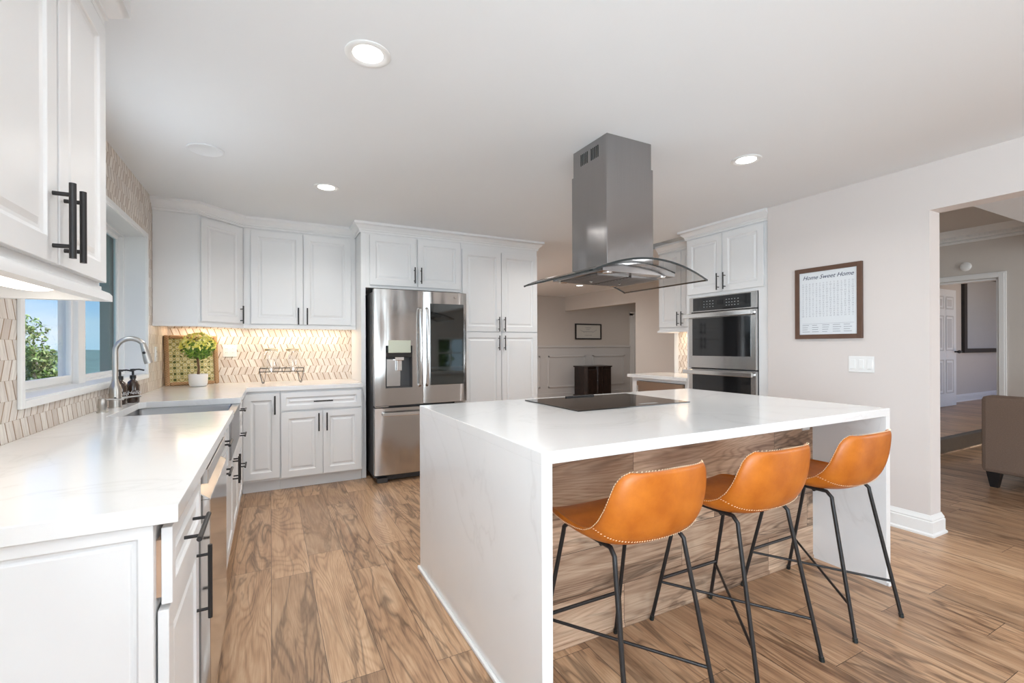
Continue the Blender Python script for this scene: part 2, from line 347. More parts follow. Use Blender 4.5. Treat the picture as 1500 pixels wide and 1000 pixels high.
# wainscot on the far wall
b = MB(); b.box((2.76, 9.285, 0), (8.32, 9.3, 1.22)); b.box((2.76, 9.262, 1.22), (8.32, 9.3, 1.262)); b.box((2.76, 9.27, 0), (8.32, 9.3, .14))
for x0, x1 in ((5.80, 6.88), (7.10, 8.13), (4.5, 5.58)):
    z0, z1, t_ = .27, 1.03, .04
    b.box((x0, 9.268, z0), (x1, 9.286, z0 + t_)); b.box((x0, 9.268, z1 - t_), (x1, 9.286, z1)); b.box((x0, 9.268, z0), (x0 + t_, 9.286, z1)); b.box((x1 - t_, 9.268, z0), (x1, 9.286, z1))
struct(b.build('trim_10', M['wainscot'], bevel=.004))
b = MB(); b.box((8.32, 9.27, 0), (8.42, 9.3, 2.10)); b.box((8.32, 9.27, 2.05), (9.36, 9.3, 2.14)); struct(b.build('trim_11', M['trim']))
d = struct(bx('door_1', (8.42, 9.255, .01), (9.30, 9.295, 2.05), M['trim']))
k = MB(); k.tube([(8.52, 9.255, .94), (8.52, 9.20, .94)], .022, 12); k.lathe([(.0, -.03), (.03, -.02), (.038, 0), (.03, .02), (0, .03)], 14, (8.52, 9.19, .94)); k.build('knob', M['black'], d, smooth=True)
k = MB(); k.tube([(8.52, 9.255, 1.10), (8.52, 9.215, 1.10)], .032, 14); k.build('deadbolt', M['black'], d, smooth=True)
# ---- window in the left wall
def frame_y(b, x0, x1, y0, y1, z0, z1, w_):
    b.box((x0, y0, z0), (x1, y0 + w_, z1)); b.box((x0, y1 - w_, z0), (x1, y1, z1)); b.box((x0, y0 + w_, z0), (x1, y1 - w_, z0 + w_)); b.box((x0, y0 + w_, z1 - w_), (x1, y1 - w_, z1)); return b
b = MB(); frame_y(b, -.96, XL + .004, wy0 - .001, wy1 + .001, wz0 - .001, wz1 + .001, .014)
frame_y(b, XL, XL + .014, wy0 - .022, wy1 + .022, wz0 - .022, wz1 + .022, .03)
b.box((-1.01, 3.32, wz0), (-.925, 3.43, wz1)); frame_y(b, -1.015, -.955, wy0, wy1, wz0, wz1, .026)
win = struct(b.build('window_1', M['trim'], bevel=.003))
b = MB(); frame_y(b, -.972, -.948, 2.40, 3.335, 1.068, 2.066, .038); b.build('sash', M['trim'], win, bevel=.003)
b = MB(); frame_y(b, -1.008, -.985, 3.40, 4.335, 1.068, 2.066, .026); b.build('sash', M['trim'], win, bevel=.003)
b = MB().box((-.961, 2.435, 1.10), (-.957, 3.30, 2.03)); b.build('pane', M['pane'], win)
M['screen'] = glassm('window_pane_with_teal_screen', (.74, .88, .92), .06)
b = MB().box((-.999, 3.42, 1.09), (-.995, 4.31, 2.045)); b.build('pane', M['screen'], win)
M['exteave'] = plain('grey_green_exterior_paint', (.13, .19, .16), .7)
b = MB(); b.box((-1.30, 2.3, 2.055), (-1.02, 4.45, 2.14)); b.box((-1.075, 4.27, 1.02), (-1.02, 4.42, 2.06)); struct(b.build('trim_12', M['exteave']))
o = MB(); frame_y(o, -.98, -.90, -2.45, -.15, .35, 2.25, .06); o.box((-.96, -1.33, .35), (-.92, -1.27, 2.25)); o = struct(o.build('added_window_4', M['trim'], bevel=.003))  # unseen window added behind the camera to let side light in
MB().box((-.942, -2.39, .41), (-.938, -.21, 2.19)).build('pane', M['pane'], o)
# ---- rear windows
def grid_window(name, x0, x1, z0, z1, nx, nz, fw=.06, mw=.022):
    b = MB(); y0, y1 = -3.30, -3.22
    b.box((x0, y0, z0), (x0 + fw, y1, z1)); b.box((x1 - fw, y0, z0), (x1, y1, z1)); b.box((x0, y0, z0), (x1, y1, z0 + fw)); b.box((x0, y0, z1 - fw), (x1, y1, z1))
    for i in range(1, nx): xx = x0 + (x1 - x0) * i / nx; b.box((xx - mw / 2, y0 + .02, z0), (xx + mw / 2, y1 - .02, z1))
    for i in range(1, nz): zz = z0 + (z1 - z0) * i / nz; b.box((x0, y0 + .02, zz - mw / 2), (x1, y1 - .02, zz + mw / 2))
    o = struct(b.build(name, M['trim'])); MB().box((x0 + fw, -3.262, z0 + fw), (x1 - fw, -3.258, z1 - fw)).build('pane', M['pane'], o); return o
grid_window('added_window_2', -.4, 1.7, .4, 2.25, 3, 1); grid_window('added_window_3', 6.2, 8.2, .5, 2.1, 3, 3)  # both windows are out of view, added as sources of fill light
grid_window('window_5', 3.90, 4.70, .25, 1.50, 2, 3, .05, .03)
# ---- crown moulding round the cabinets
def crown(zb=2.345): return [(.002, zb), (.012, zb), (.012, zb + .018), (.020, zb + .024), (.020, zb + .032), (.032, zb + .042), (.046, zb + .056), (.058, zb + .070), (.066, zb + .074), (.066, CE), (.002, CE)]
struct(MB().sweep(crown(), [(XL, 4.57), (-.53, 4.57), (-.22, 4.88), (.765, 4.88)], 1).build('trim_1', M['cab'], smooth=True))
struct(MB().sweep(crown(), [(.765, 5.0), (.765, 4.58), (2.715, 4.58), (2.715, YB)], 1).build('trim_2', M['cab'], smooth=True))
struct(MB().sweep(crown(), [(-.50, .9), (-.50, .9)], 1).build('tmp', None)) if False else None
struct(MB().sweep(crown(2.270), [(XL, 1.885), (-.475, 1.885), (-.475, .7)], -1).build('trim_3', M['cab'], smooth=True))
struct(MB().sweep(crown(), [(4.17, 4.14), (4.17, 3.44), (3.86, 3.44), (3.86, 2.531)], 1).build('trim_13', M['cab'], smooth=True))
# ================================================================ cabinets
def door(name, parent, x, z, w_, h, y=0.0, fr=.058, t_=.020, mat=None, tiltx=0):
    """raised-panel front in the cabinet's local frame, front face at y - t_"""
    rg = [(0.0015, 0), (fr, 0), (fr + .004, -.006), (fr + .012, -.010), (fr + .020, -.010), (fr + .034, -.0045), (fr + .036, -.0045)]
    b = MB(); R = []
    def ring(i, dd): return [(x + i, y - t_ - dd, z + i), (x + w_ - i, y - t_ - dd, z + i), (x + w_ - i, y - t_ - dd, z + h - i), (x + i, y - t_ - dd, z + h - i)]
    R.append([(p[0], y, p[2]) for p in ring(.0015, 0)])
    for i, dd in rg: R.append(ring(i, dd))
    b.rings(R); return b.build(name, mat or M['cab'], parent, bevel=.0012, seg=1)
def pull(parent, x, z, y=-.020, vert=True, L=.16, r=.0062, out=.034):
    b = MB(); u = Vector((0, 0, 1)) if vert else Vector((1, 0, 0)); c = Vector((x, y - out, z))
    b.tube([c - u * L / 2, c + u * L / 2], r, 12)
    for s in (-1, 1):
        q = c + u * s * (L / 2 - .028); b.tube([q, q + Vector((0, out + .001, 0))], r * .72, 10)
    return b.build('handle', M['black'], parent, smooth=True)
def cabinet(name, label, cat, loc, rz, W, D, z0, z1, group=None, toe=False):
    t = thing(name, label, cat, loc, rz, group)
    b = MB(); b.box((0, 0, z0 + (.105 if toe else 0)), (W, D, z1)); b.build('carcass', M['cab'], t, bevel=.001)
    if toe: MB().box((0.0, .07, 0), (W, D, .105)).build('toe_kick', M['cab'], t)
    return t
R90 = PI / 2
# --- left run, fronts face +X.  local x -> world +y
FX = -.222
t = cabinet('base_cabinet', 'white base cabinet nearest the camera, its top drawer slightly open', 'cabinet', (FX, 1.235, 0), R90, .485, .585, 0, .874, toe=True)
b = MB()  # panelled end
rg = [(0, 0), (.072, 0), (.078, .009), (.084, .009)]
R = [[(0 - dd * 0 - .0 , 0 + i, 0 + i) for i, dd in rg[:1]]]
def endpanel(parent, x, y0, y1, z0, z1, mat):
    bb = MB(); Rr = [[(x + .0, y0, z0), (x + .0, y1, z0), (x + .0, y1, z1), (x + .0, y0, z1)]]
    for i, dd in ((0, .012), (.026, .012), (.030, .002), (.037, .002), (.041, .007), (.045, .007)):
        Rr.append([(x - dd, y0 + i, z0 + i), (x - dd, y1 - i, z0 + i), (x - dd, y1 - i, z1 - i), (x - dd, y0 + i, z1 - i)])
    return bb.rings(Rr).build('end_panel', mat, parent, bevel=.001, seg=1)
endpanel(t, 0, .0, .585, 0, .874, M['cab'])
dr = door('drawer', t, .008, .690, .47, .170, y=-.010, fr=.040); MB().box((.018, -.010, .705), (.455, .30, .83)).build('drawer_box', M['rawwood'], dr)
pull(dr, .243, .775, -.030, False, .20)
dd = door('door', t, .004, .112, .475, .570, y=-.004); pull(dd, .43, .545, -.024, True, .22)
# dishwasher
t = thing('dishwasher', 'stainless steel dishwasher under the worktop between the near white cabinet and the sink', 'dishwasher', (-.205, 1.735, 0), R90)
MB().box((.004, .0, .08), (.596, .56, .868)).build('tub', M['dark'], t)
b = MB(); b.prism([(0, 0)] * 0 or [(.003, -.035), (.597, -.035), (.597, .0), (.003, .0)], .10, .772)
b.rings([[(.003, -.035, .772), (.003, .0, .772), (.003, .0, .800)], [(.597, -.035, .772), (.597, .0, .772), (.597, .0, .800)]])
b.build('door_panel', steel('dishwasher_steel', (.60, .59, .575), .11), t, bevel=.002)
MB().box((.003, -.030, .822), (.597, .0, .868)).build('control_strip', M['steel'], t, bevel=.002)
MB().box((.01, .04, .0), (.59, .5, .08)).build('kick_plate', M['dark'], t)
# narrow drawer unit
t = cabinet('base_cabinet', 'narrow white two-drawer base cabinet between dishwasher and farmhouse sink', 'cabinet', (FX, 2.345, 0), R90, .44, .60, 0, .874, toe=True)
for z, h, hz in ((.62, .245, .80), (.112, .50, .66)):
    pass
dr = door('drawer', t, .004, .725, .432, .140, fr=.035); pull(dr, .216, .80, vert=False, L=.15)
dr = door('drawer', t, .004, .112, .432, .605, fr=.045); pull(dr, .216, .665, vert=False, L=.15)
# sink base
t = cabinet('base_cabinet', 'white double-door base cabinet below the steel farmhouse sink', 'cabinet', (FX, 2.79, 0), R90, .92, .60, 0, .640, toe=True)
MB().box((0, -.026, .64), (.083, .60, .874)).build('stile', M['cab'], t); MB().box((.837, -.026, .64), (.92, .60, .874)).build('stile', M['cab'], t)
for x, hx in ((.004, .425), (.462, .495)):
    dd = door('door', t, x, .112, .454, .520); pull(dd, hx, .52)
# three drawers
t = cabinet('base_cabinet', 'white three-drawer base cabinet beyond the sink, next to the inner corner', 'cabinet', (FX, 3.715, 0), R90, .60, .60, 0, .874, toe=True)
for z, h, hz in ((.705, .155, .785), (.415, .285, .60), (.112, .298, .37)):
    dr = door('drawer', t, .004, z, .592, h, fr=.040); pull(dr, .296, hz, vert=False)
# inner corner filler (L shaped carcass)
t = cabinet('corner_base_cabinet', 'white blind corner base cabinet where the sink run meets the back run', 'cabinet', (XL + .004, 4.50, 0), 0, .608, .665, 0, .874)
# --- back run, fronts face -Y
t = cabinet('base_cabinet', 'white base cabinet with one narrow full-height door beside the inner corner', 'cabinet', (-.213, 4.50, 0), 0, .285, .67, 0, .874, toe=True)
dd = door('door', t, .004, .125, .275, .730); pull(dd, .245, .755)
t = cabinet('base_cabinet', 'white base cabinet with one wide drawer over two doors, left of the fridge', 'cabinet', (.073, 4.50, 0), 0, .690, .67, 0, .874, toe=True)
dr = door('drawer', t, .005, .700, .672, .155, fr=.042); pull(dr, .345, .772, vert=False)
dd = door('door', t, .005, .115, .335, .570); pull(dd, .308, .585)
dd = door('door', t, .343, .115, .335, .570); pull(dd, .375, .585)
# --- upper corner and back uppers
t = thing('corner_wall_cabinet', 'white diagonal corner wall cabinet with one door above the woven tray', 'cabinet', (XL + .002, YB - .002, 0))
W_ = .608
b = MB(); b.prism([(0, 0), (0, -W_), (.298, -W_), (.608, -.298), (.608, 0)], 1.46, CE - .002); b.build('carcass', M['cab'], t, bevel=.001)
b = MB(); b.sweep([(.002, 1.425), (.010, 1.425), (.010, 1.435), (.002, 1.452), (.0, 1.46), (-.02, 1.46), (-.02, 1.425)], [(0, -W_), (.298, -W_), (.608, -.298)], 1); b.build('light_rail', M['cab'], t)
dm = Matrix.Translation((.298, -W_, 0)) @ Matrix.Rotation(PI / 4, 4, 'Z')
dd = door('door', t, .018, 1.468, .402, .862); dd.data.transform(dm); pl_ = pull(dd, .392, 1.545); pl_.data.transform(dm)
t = cabinet('wall_cabinet', 'white double-door wall cabinet above the glass jars, left of the fridge', 'cabinet', (-.218, 4.88, 0), 0, .983, .298, 1.46, CE - .002)
for x, hx in ((.060, .455), (.500, .532)):
    dd = door('door', t, x, 1.468, .436, .862); pull(dd, hx, 1.545)
b = MB(); b.box((0, -.010, 1.425), (.983, .02, 1.46)); b.build('light_rail', M['cab'], t, bevel=.003)
# --- fridge surround and pantry
t = thing('fridge_cabinet', 'white tall surround with two short doors above the steel fridge', 'cabinet', (.767, 4.58, 0))
b = MB(); b.box((0, 0, 0), (.042, .598, CE - .002)); b.box((.042, 0, 1.822), (1.012, .598, CE - .002)); b.build('carcass', M['cab'], t, bevel=.001)
for x, hx in ((.078, .512), (.548, .578)):
    dd = door('door', t, x, 1.848, .459, .482); pull(dd, hx, 1.962)
t = cabinet('pantry_cabinet', 'tall white four-door pantry cabinet right of the steel fridge', 'cabinet', (1.781, 4.58, 0), 0, .934, .598, 0, CE - .002, toe=True)
for z, h, hz in ((1.412, .868, 1.494), (.115, 1.290, 1.290)):
    for x, hx in ((.012, .432), (.472, .502)):
        dd = door('door', t, x, z, .456, h); pull(dd, hx, hz)
# --- near upper
t = thing('wall_cabinet', 'large white double-door wall cabinet close to the camera, above the near end of the worktop', 'cabinet', (-.475, 1.125, 0), R90)
MB().box((0, 0, 1.443), (.76, .353, 2.30)).build('carcass', M['cab'], t, bevel=.001)
b = MB(); b.sweep([(0, 1.443), (.004, 1.443), (.004, 1.432), (.020, 1.425), (.026, 1.416), (.026, 1.398), (-.012, 1.398), (-.012, 1.443)], [(.0, .0), (.76, 0), (.76, .353)], 1)
b.build('light_rail', M['cab'], t, smooth=True)
for x, hx in ((.010, .345), (.385, .415)):
    dd = door('door', t, x, 1.452, .365, .800); pull(dd, hx, 1.555, L=.18, r=.0072, out=.036)
MB().box((.0, -.002, 2.252), (.76, .02, 2.43)).build('top_rail', M['cab'], t)
u = thing('undercabinet_light', 'long glowing light under the near left wall cabinet', 'light', (-.585, 1.20, 1.443), R90)
MB().box((.0, -.075, -.012), (.66, .075, 0)).build('housing', M['white'], u)
b = MB(); R = []
for i in range(9):
    a = PI * i / 8; R.append((-.062 * math.cos(a), -.012 - .022 * math.sin(a)))
b.rings([[(x, yy * s, -.012 + (zz + .012) * s) for yy, zz in R] for x, s in ((.02, 1), (.52, 1), (.58, .9), (.62, .6), (.635, .2))]); b.build('diffuser', M['undl'], u, smooth='all')
# --- oven tower, fronts face -X : local x -> world -y
t = thing('oven_cabinet', 'tall white cabinet housing the double wall oven, two doors above', 'cabinet', (3.86, 3.44, 0), -R90)
b = MB(); b.box((0, 0, 0), (.05, .62, CE - .002)); b.box((.80, 0, 0), (.905, .62, CE - .002)); b.box((.05, 0, 1.742), (.80, .62, CE - .002)); b.box((.05, 0, 0), (.80, .62, .32)); b.build('carcass', M['cab'], t, bevel=.001)
for x, hx in ((.020, .402), (.442, .474)):
    dd = door('door', t, x, 1.772, .417, .560); pull(dd, hx, 1.868)
t = thing('double_wall_oven', 'stainless double wall oven with black glass doors built into the white tall cabinet', 'oven', (3.86, 3.385, 0), -R90)
MB().box((.0, .0, .33), (.735, .55, 1.735)).build('housing', M['dark'], t)
b = MB(); b.box((-.005, -.022, 1.590), (.740, .0, 1.738)); b.build('control_panel', M['steel'], t, bevel=.002)
pn = MB().box((.045, -.026, 1.600), (.685, -.021, 1.730)).build('display_glass', M['bglass'], t)
b = MB(); b.box((.33, -.0268, 1.648), (.40, -.0259, 1.690))
b.build('clock_display', plain('unlit_display', (.004, .004, .005), .1, 0), pn)
for cx in (.18, .215, .25, .285, .435, .465, .495, .525, .56):
    for cz in (1.635, 1.662, 1.69):
        MB().box((cx - .006, -.0268, cz - .003), (cx + .006, -.0259, cz + .003)).build('key_mark', M['print'], pn)
for z0, z1 in ((1.030, 1.580), (.36, 1.018)):
    o = MB().box((-.005, -.034, z0), (.740, .0, z1)).build('oven_door', M['steel'], t, bevel=.003)
    MB().box((.045, -.037, z0 + .12), (.690, -.033, z1 - .055)).build('oven_window', M['bglass'], o)
    b = MB(); zz = z1 - .030; b.box((-.035, -.092, zz - .020), (.735, -.070, zz + .020)); b.box((-.020, -.071, zz - .012), (.010, -.033, zz + .012)); b.box((.700, -.071, zz - .012), (.730, -.033, zz + .012))
    b.build('handle', M['bright'], o, bevel=.003)
# --- small run beyond the oven
t = thing('wall_cabinet', 'white double-door wall cabinet beyond the double oven', 'cabinet', (4.17, 4.135, 0), -R90)
MB().box((0, 0, 1.46), (.695, .315, CE - .002)).build('carcass', M['cab'], t, bevel=.001)
for x, hx in ((.012, .318), (.352, .378)):
    dd = door('door', t, x, 1.468, .336, .862); pull(dd, hx, 1.56)
b = MB(); b.sweep([(0, 1.46), (.0, 1.44), (.018, 1.425), (.018, 1.41), (-.02, 1.41), (-.02, 1.46)], [(-.0, .315), (0, 0), (.695, 0)], -1 * -1); b.build('light_rail', M['cab'], t)
t = thing('base_cabinet', 'white base cabinet framing the drinks cooler beyond the double oven', 'cabinet', (3.89, 4.30, 0), -R90)
b = MB(); b.box((0, 0, 0), (.10, .605, .874)); b.box((.10, 0, .842), (.80, .605, .874)); b.box((.80, 0, 0), (.858, .605, .874)); b.build('carcass', M['cab'], t, bevel=.001)
t = thing('drinks_cooler', 'undercounter drinks cooler with glass door painted with a brown wood reflection beyond the double oven', 'cooler', (3.89, 4.195, 0), -R90)
MB().box((.0, .0, .02), (.69, .55, .838)).build('housing', M['dark'], t)
o = MB().box((.0, -.03, .10), (.69, .0, .838)).build('door', plain('glass_with_wood_reflection', (.36, .25, .18), .22, .6), t, bevel=.002)  # brown of the reflected wood is put into the door colour
b = MB(); b.tube([(.05, -.06, .15), (.05, -.06, .79)], .008, 10); b.box((.04, -.06, .2), (.06, -.03, .22)); b.box((.04, -.06, .72), (.06, -.03, .74)); b.build('handle', M['bright'], o, smooth=True)
bx('worktop', (3.85, 3.442, .876), (4.484, 4.35, .914), M['quartz'], None, .003)
tag(bpy.data.objects['worktop'], 'short white quartz worktop beyond the double oven', 'worktop')
# --- worktop of the sink run, L shaped with the sink cut through to the front edge
b = MB()
Y0, Y1 = 1.213, 4.47
sy0, sy1, sx0 = 2.90, 3.60, -.715
b.prism([(XL + .001, Y0), (-.177, Y0), (-.177, sy0), (sx0 + .03, sy0), (sx0, sy0 + .03), (sx0, sy1 - .03), (sx0 + .03, sy1), (-.177, sy1), (-.177, Y1), (.765, Y1), (.765, YB - .001), (XL + .001, YB - .001)], .876, .914)
o = b.build('worktop', M['quartz'], None, bevel=.002); tag(o, 'long L-shaped white quartz worktop of the sink run and back wall', 'worktop')
t = thing('farmhouse_sink', 'stainless apron-front farmhouse sink set into the white L-shaped worktop', 'sink', (-.18, 3.25, 0))
b = MB(); ax, ay = .53, .335
def rr(x0, x1, y0, y1, z, r=.02):
    P = []
    for cx, cy, a0 in ((x1 - r, y1 - r, 0), (x0 + r, y1 - r, 90), (x0 + r, y0 + r, 180), (x1 - r, y0 + r, 270)):
        for k in range(4): a = math.radians(a0 + 30 * k); P.append((cx + r * math.cos(a), cy + r * math.sin(a), z))
    return P
b.rings([rr(-.56, -.004, -.375, .375, .875, .012), rr(-.545, -.045, -.352, .352, .875), rr(-.54, -.05, -.347, .347, .862, .02), rr(-.52, -.065, -.33, .33, .655, .03), rr(-.4, -.2, -.2, .2, .650, .03)], False, True)
b.build('bowl', M['sink'], t, smooth=True)
b = MB(); b.box((-.045, -.375, .648), (-.006, .375, .6485 + .227)); b.build('apron', M['sink'], t, bevel=.006)
b = MB(); b.lathe([(.045, .6505), (.045, .655), (.03, .656), (.01, .653)], 20, (-.3, 0, 0)); b.build('drain', M['bright'], t, smooth=True)
# --- island
t = thing('kitchen_island', 'large white quartz waterfall island with wood plank cladding on the stool side', 'island', (0, 0, 0))
IX0, IX1, IY0, IY1, IZ = .745, 2.872, 1.232, 2.557, .920
b = MB(); b.prism([(IX0, .0)] * 0 or [(IX0, IY0), (IX1, IY0), (IX1, IY1), (IX0, IY1)], IZ - .040, IZ); b.build('countertop', M['quartz'], t, bevel=.002)
MB().box((IX0, IY0, 0), (IX0 + .04, IY1, IZ - .0395)).build('waterfall_panel', M['quartz'], t, bevel=.0015)
MB().box((IX1 - .04, IY0, 0), (IX1, IY1, IZ - .0395)).build('waterfall_panel', M['quartz'], t, bevel=.0015)
MB().box((IX0 + .04, 1.60, 0), (IX1 - .04, 1.625, IZ - .04)).build('plank_cladding', M['panelwood'], t)
MB().box((IX0 + .04, 1.625, .0), (IX1 - .04, 2.535, IZ - .04)).build('carcass', M['cab'], t)
MB().box((IX0 + .04, 1.595, 0), (IX1 - .04, 1.602, .018)).build('base_strip', M['panelwood'], t)
b = MB()
for x0, x1 in ((IX0 - .014, IX0), (IX1, IX1 + .014)):
    b = MB(); b.box((x0, IY0 - .014, 0), (x1, IY1 + .01, .018))
    if x1 > 2: b.box((IX1 - .04, IY0 - .014, 0), (IX1 + .001, IY0, .018))
    b.build('shoe_moulding', M['trim'], t, bevel=.004)
# ================================================================ fridge
t = thing('fridge', 'stainless French-door fridge with water dispenser and dark glass panel, between the white cabinets', 'fridge', (.835, 4.285, 0))
W_ = .900
MB().box((.008, .085, .04), (W_ - .008, .78, 1.765)).build('body', M['dark'], t, bevel=.004)
def rdoor(x0, x1, z0, z1, name):
    b = MB(); n = 10; pts = []
    for i in range(n + 1):
        u = i / n; e_ = min(u, 1 - u) * n
        pts.append((x0 + (x1 - x0) * u, .012 * (2 * u - 1) ** 2 * 0 + (.022 if e_ < .5 else .006 if e_ < 1.5 else .0)))
    b.prism(pts + [(x1, .075), (x0, .075)], z0, z1); return b.build(name, M['fsteel'], t, smooth=True, bevel=.003)
# left door built round the dispenser recess
b = MB(); x0, x1, z0, z1 = .0, .447, .712, 1.780; rx0, rx1, rz0, rz1 = .098, .345, .872, 1.262
def arc(x, y=0.0): return .005 * abs((x - .2235) / .2235) ** 4
xs = [x0, .012, .05, rx0, rx1, .40, .435, x1]; zs = [z0, rz0, rz1, z1]
V = {}
for i, x in enumerate(xs):
    for j, z in enumerate(zs): V[i, j] = b.bm.verts.new((x, arc(x), z))
for i in range(len(xs) - 1):
    for j in range(3):
        if not (xs[i] >= rx0 and xs[i + 1] <= rx1 and j == 1): b.bm.faces.new((V[i, j], V[i + 1, j], V[i + 1, j + 1], V[i, j + 1]))
B = {}
for i, x in enumerate(xs):
    for j in (0, 3): B[i, j] = b.bm.verts.new((x, .075, zs[j]))
for i in range(len(xs) - 1):
    b.bm.faces.new((V[i, 0], B[i, 0], B[i + 1, 0], V[i + 1, 0])); b.bm.faces.new((V[i, 3], V[i + 1, 3], B[i + 1, 3], B[i, 3])); b.bm.faces.new((B[i, 0], B[i, 3], B[i + 1, 3], B[i + 1, 0]))
for i in (0, len(xs) - 1):
    b.bm.faces.new([V[i, j] for j in range(4)] + [B[i, 3], B[i, 0]])
i0, i1 = xs.index(rx0), xs.index(rx1)
ld = b.build('door', M['fsteel'], t, bevel=0)
b = MB()
b.rings([[(rx0, .003, rz0), (rx1, .003, rz0), (rx1, .003, rz1), (rx0, .003, rz1)], [(rx0 + .012, .062, rz0 + .012), (rx1 - .012, .062, rz0 + .012), (rx1 - .012, .062, rz1), (rx0 + .012, .062, rz1)]], False, True)
b.build('dispenser_recess', M['dark'], ld)
MB().box((rx0 + .015, .045, rz0 + .01), (rx1 - .10, .061, 1.14)).build('splash_panel', M['steel'], ld, bevel=.004)
MB().box((.122, -.006, 1.196), (.330, .03, 1.312)).build('control_panel', plain('champagne_panel', (.56, .58, .47), .3, .3), ld, bevel=.003)
MB().box((rx0, .0, 1.155), (rx1, .05, 1.200)).build('nozzle_bridge', M['bglass'], ld, bevel=.004)
b = MB(); b.box((.185, .005, 1.125), (.268, .04, 1.158)); b.box((.205, .012, 1.03), (.25, .03, 1.125)); b.build('nozzle', M['bright'], ld, bevel=.003)
rd = rdoor(.453, .900, .712, 1.780, 'door')
MB().box((.520, -.004, .885), (.862, .004, 1.665)).build('glass_panel', plain('mirrored_dark_glass', (.11, .12, .12), .04, 1.0, 0), rd, bevel=.003)
b = MB(); b.box((.76, -.0012, 1.722), (.765, -.0, 1.737)); b.box((.77, -.0012, 1.722), (.785, -.0, 1.725)); b.build('badge', M['dark'], rd)
dz = rdoor(.0, .900, .075, .690, 'freezer_drawer')
def fhandle(par, pts, r=.013):
    b = MB(); b.tube(pts, r, 12); return b.build('handle', M['bright'], par, smooth=True)
for par, x in ((ld, .415), (rd, .484)):
    pts = [(x, .0, 1.615)] + [(x, -.034 - .020 * math.sin(PI * k / 10), 1.60 - .70 * k / 10) for k in range(11)] + [(x, .0, .885)]
    fhandle(par, pts)
b = MB(); b.box((.06, -.062, .622), (.84, -.040, .655)); b.box((.06, -.045, .626), (.09, .008, .650)); b.box((.81, -.045, .626), (.84, .008, .650)); b.build('handle', M['bright'], dz, bevel=.005)
for x in (.01, .77): MB().box((x, .02, .695), (x + .12, .07, .708)).build('hinge', M['steel'], t, bevel=.003)
b = MB(); b.box((.03, .03, .004), (.12, .10, .045)); b.box((.78, .03, .004), (.87, .10, .045)); b.box((.03, .09, .01), (.87, .13, .06)); b.build('foot_grille', M['dark'], t)
# ================================================================ hood and cooktop
t = thing('range_hood', 'stainless island range hood with curved glass canopy hanging from the ceiling', 'range hood', (1.83, 2.20, 0))
def arch(x, half=.41, top=1.722, drop=.090): return top - drop * (x / half) ** 2
N = 28
def glass_ring(y, o=0.0, th=.006):
    xs_ = [-.41 + .82 * i / N for i in range(N + 1)]
    return [(x, y, arch(x) + o) for x in xs_] + [(x, y, arch(x) - th + o) for x in reversed(xs_)]
MB().rings([glass_ring(-.35), glass_ring(.35)]).build('glass_canopy', M['hoodglass'], t, smooth=True)
b = MB()
for y0, y1 in ((-.353, -.350), (.350, .353)): b.rings([glass_ring(y0, .0015, .011), glass_ring(y1, .0015, .011)])
b.box((-.4125, -.353, 1.625), (-.4095, .353, 1.634)); b.box((.4095, -.353, 1.625), (.4125, .353, 1.634)); b.build('glass_edge', M['gedge'], t, smooth=True)
xs_ = [-.265 + .53 * i / 16 for i in range(17)]
b = MB(); b.rings([[(x, y, arch(x) - .0075) for x in xs_] + [(.265, y, 1.652), (-.265, y, 1.652)] for y in (-.245, .245)]); b.build('canopy_box', M['hsteel'], t, bevel=.0015)
MB().rings([[(x, y, arch(x) - .0070) for x in xs_] + [(x, y, arch(x) - .012) for x in reversed(xs_)] for y in (-.249, -.244)]).build('front_lip', M['gedge'], t)
b = MB()
for x0, x1 in ((-.235, -.01), (.01, .235)):
    b.box((x0, -.16, 1.647), (x1, .20, 1.653))
    for k in range(12): yy = -.15 + k * .029; b.box((x0 + .008, yy, 1.6445), (x1 - .008, yy + .014, 1.648))
b.build('baffle_filter', plain('filter_metal', (.20, .19, .185), .4, .8), t)
for x in (-.2, .2):
    for y in (-.205, .222):
        MB().lathe([(.026, 1.653), (.026, 1.648), (.022, 1.646)], 20, (x, y, 0)).build('hood_lamp', M['bright'], t, smooth=True)
for x in (-.11, .11): MB().lathe([(.006, 1.647), (.009, 1.64), (.004, 1.634)], 12, (x, .06, 0)).build('filter_knob', M['bright'], t, smooth=True)
MB().box((-.172, -.168, 1.700), (.172, .168, 2.285)).build('lower_chimney', M['hsteel'], t, bevel=.002)
o = MB().box((-.165, -.161, 2.28), (.165, .161, 2.4395)).build('upper_chimney', M['hsteel'], t, bevel=.0015)
for g in (-1, 1):
    b = MB()
    for k in range(5): yy = g * .050 - .031 + k * .0155; b.box((-.1665, yy - .0034, 2.335), (-.1645, yy + .0034, 2.402))
    b.build('vent_slots', M['gedge'], o)
t = thing('induction_cooktop', 'flat black glass cooktop set into the white kitchen island', 'cooktop', (1.768, 2.185, .920))
MB().box((-.398, -.275, .0), (.398, .275, .006)).build('glass_top', M['bglass'], t, bevel=.002)
MB().box((-.11, .252, .006), (.11, .266, .014)).build('rear_vent', M['black'], t, bevel=.002)
b = MB(); b.box((.06, -.235, .0058), (.19, -.205, .0064)); b.build('touch_marks', plain('grey_print', (.30, .30, .30), .4), t)
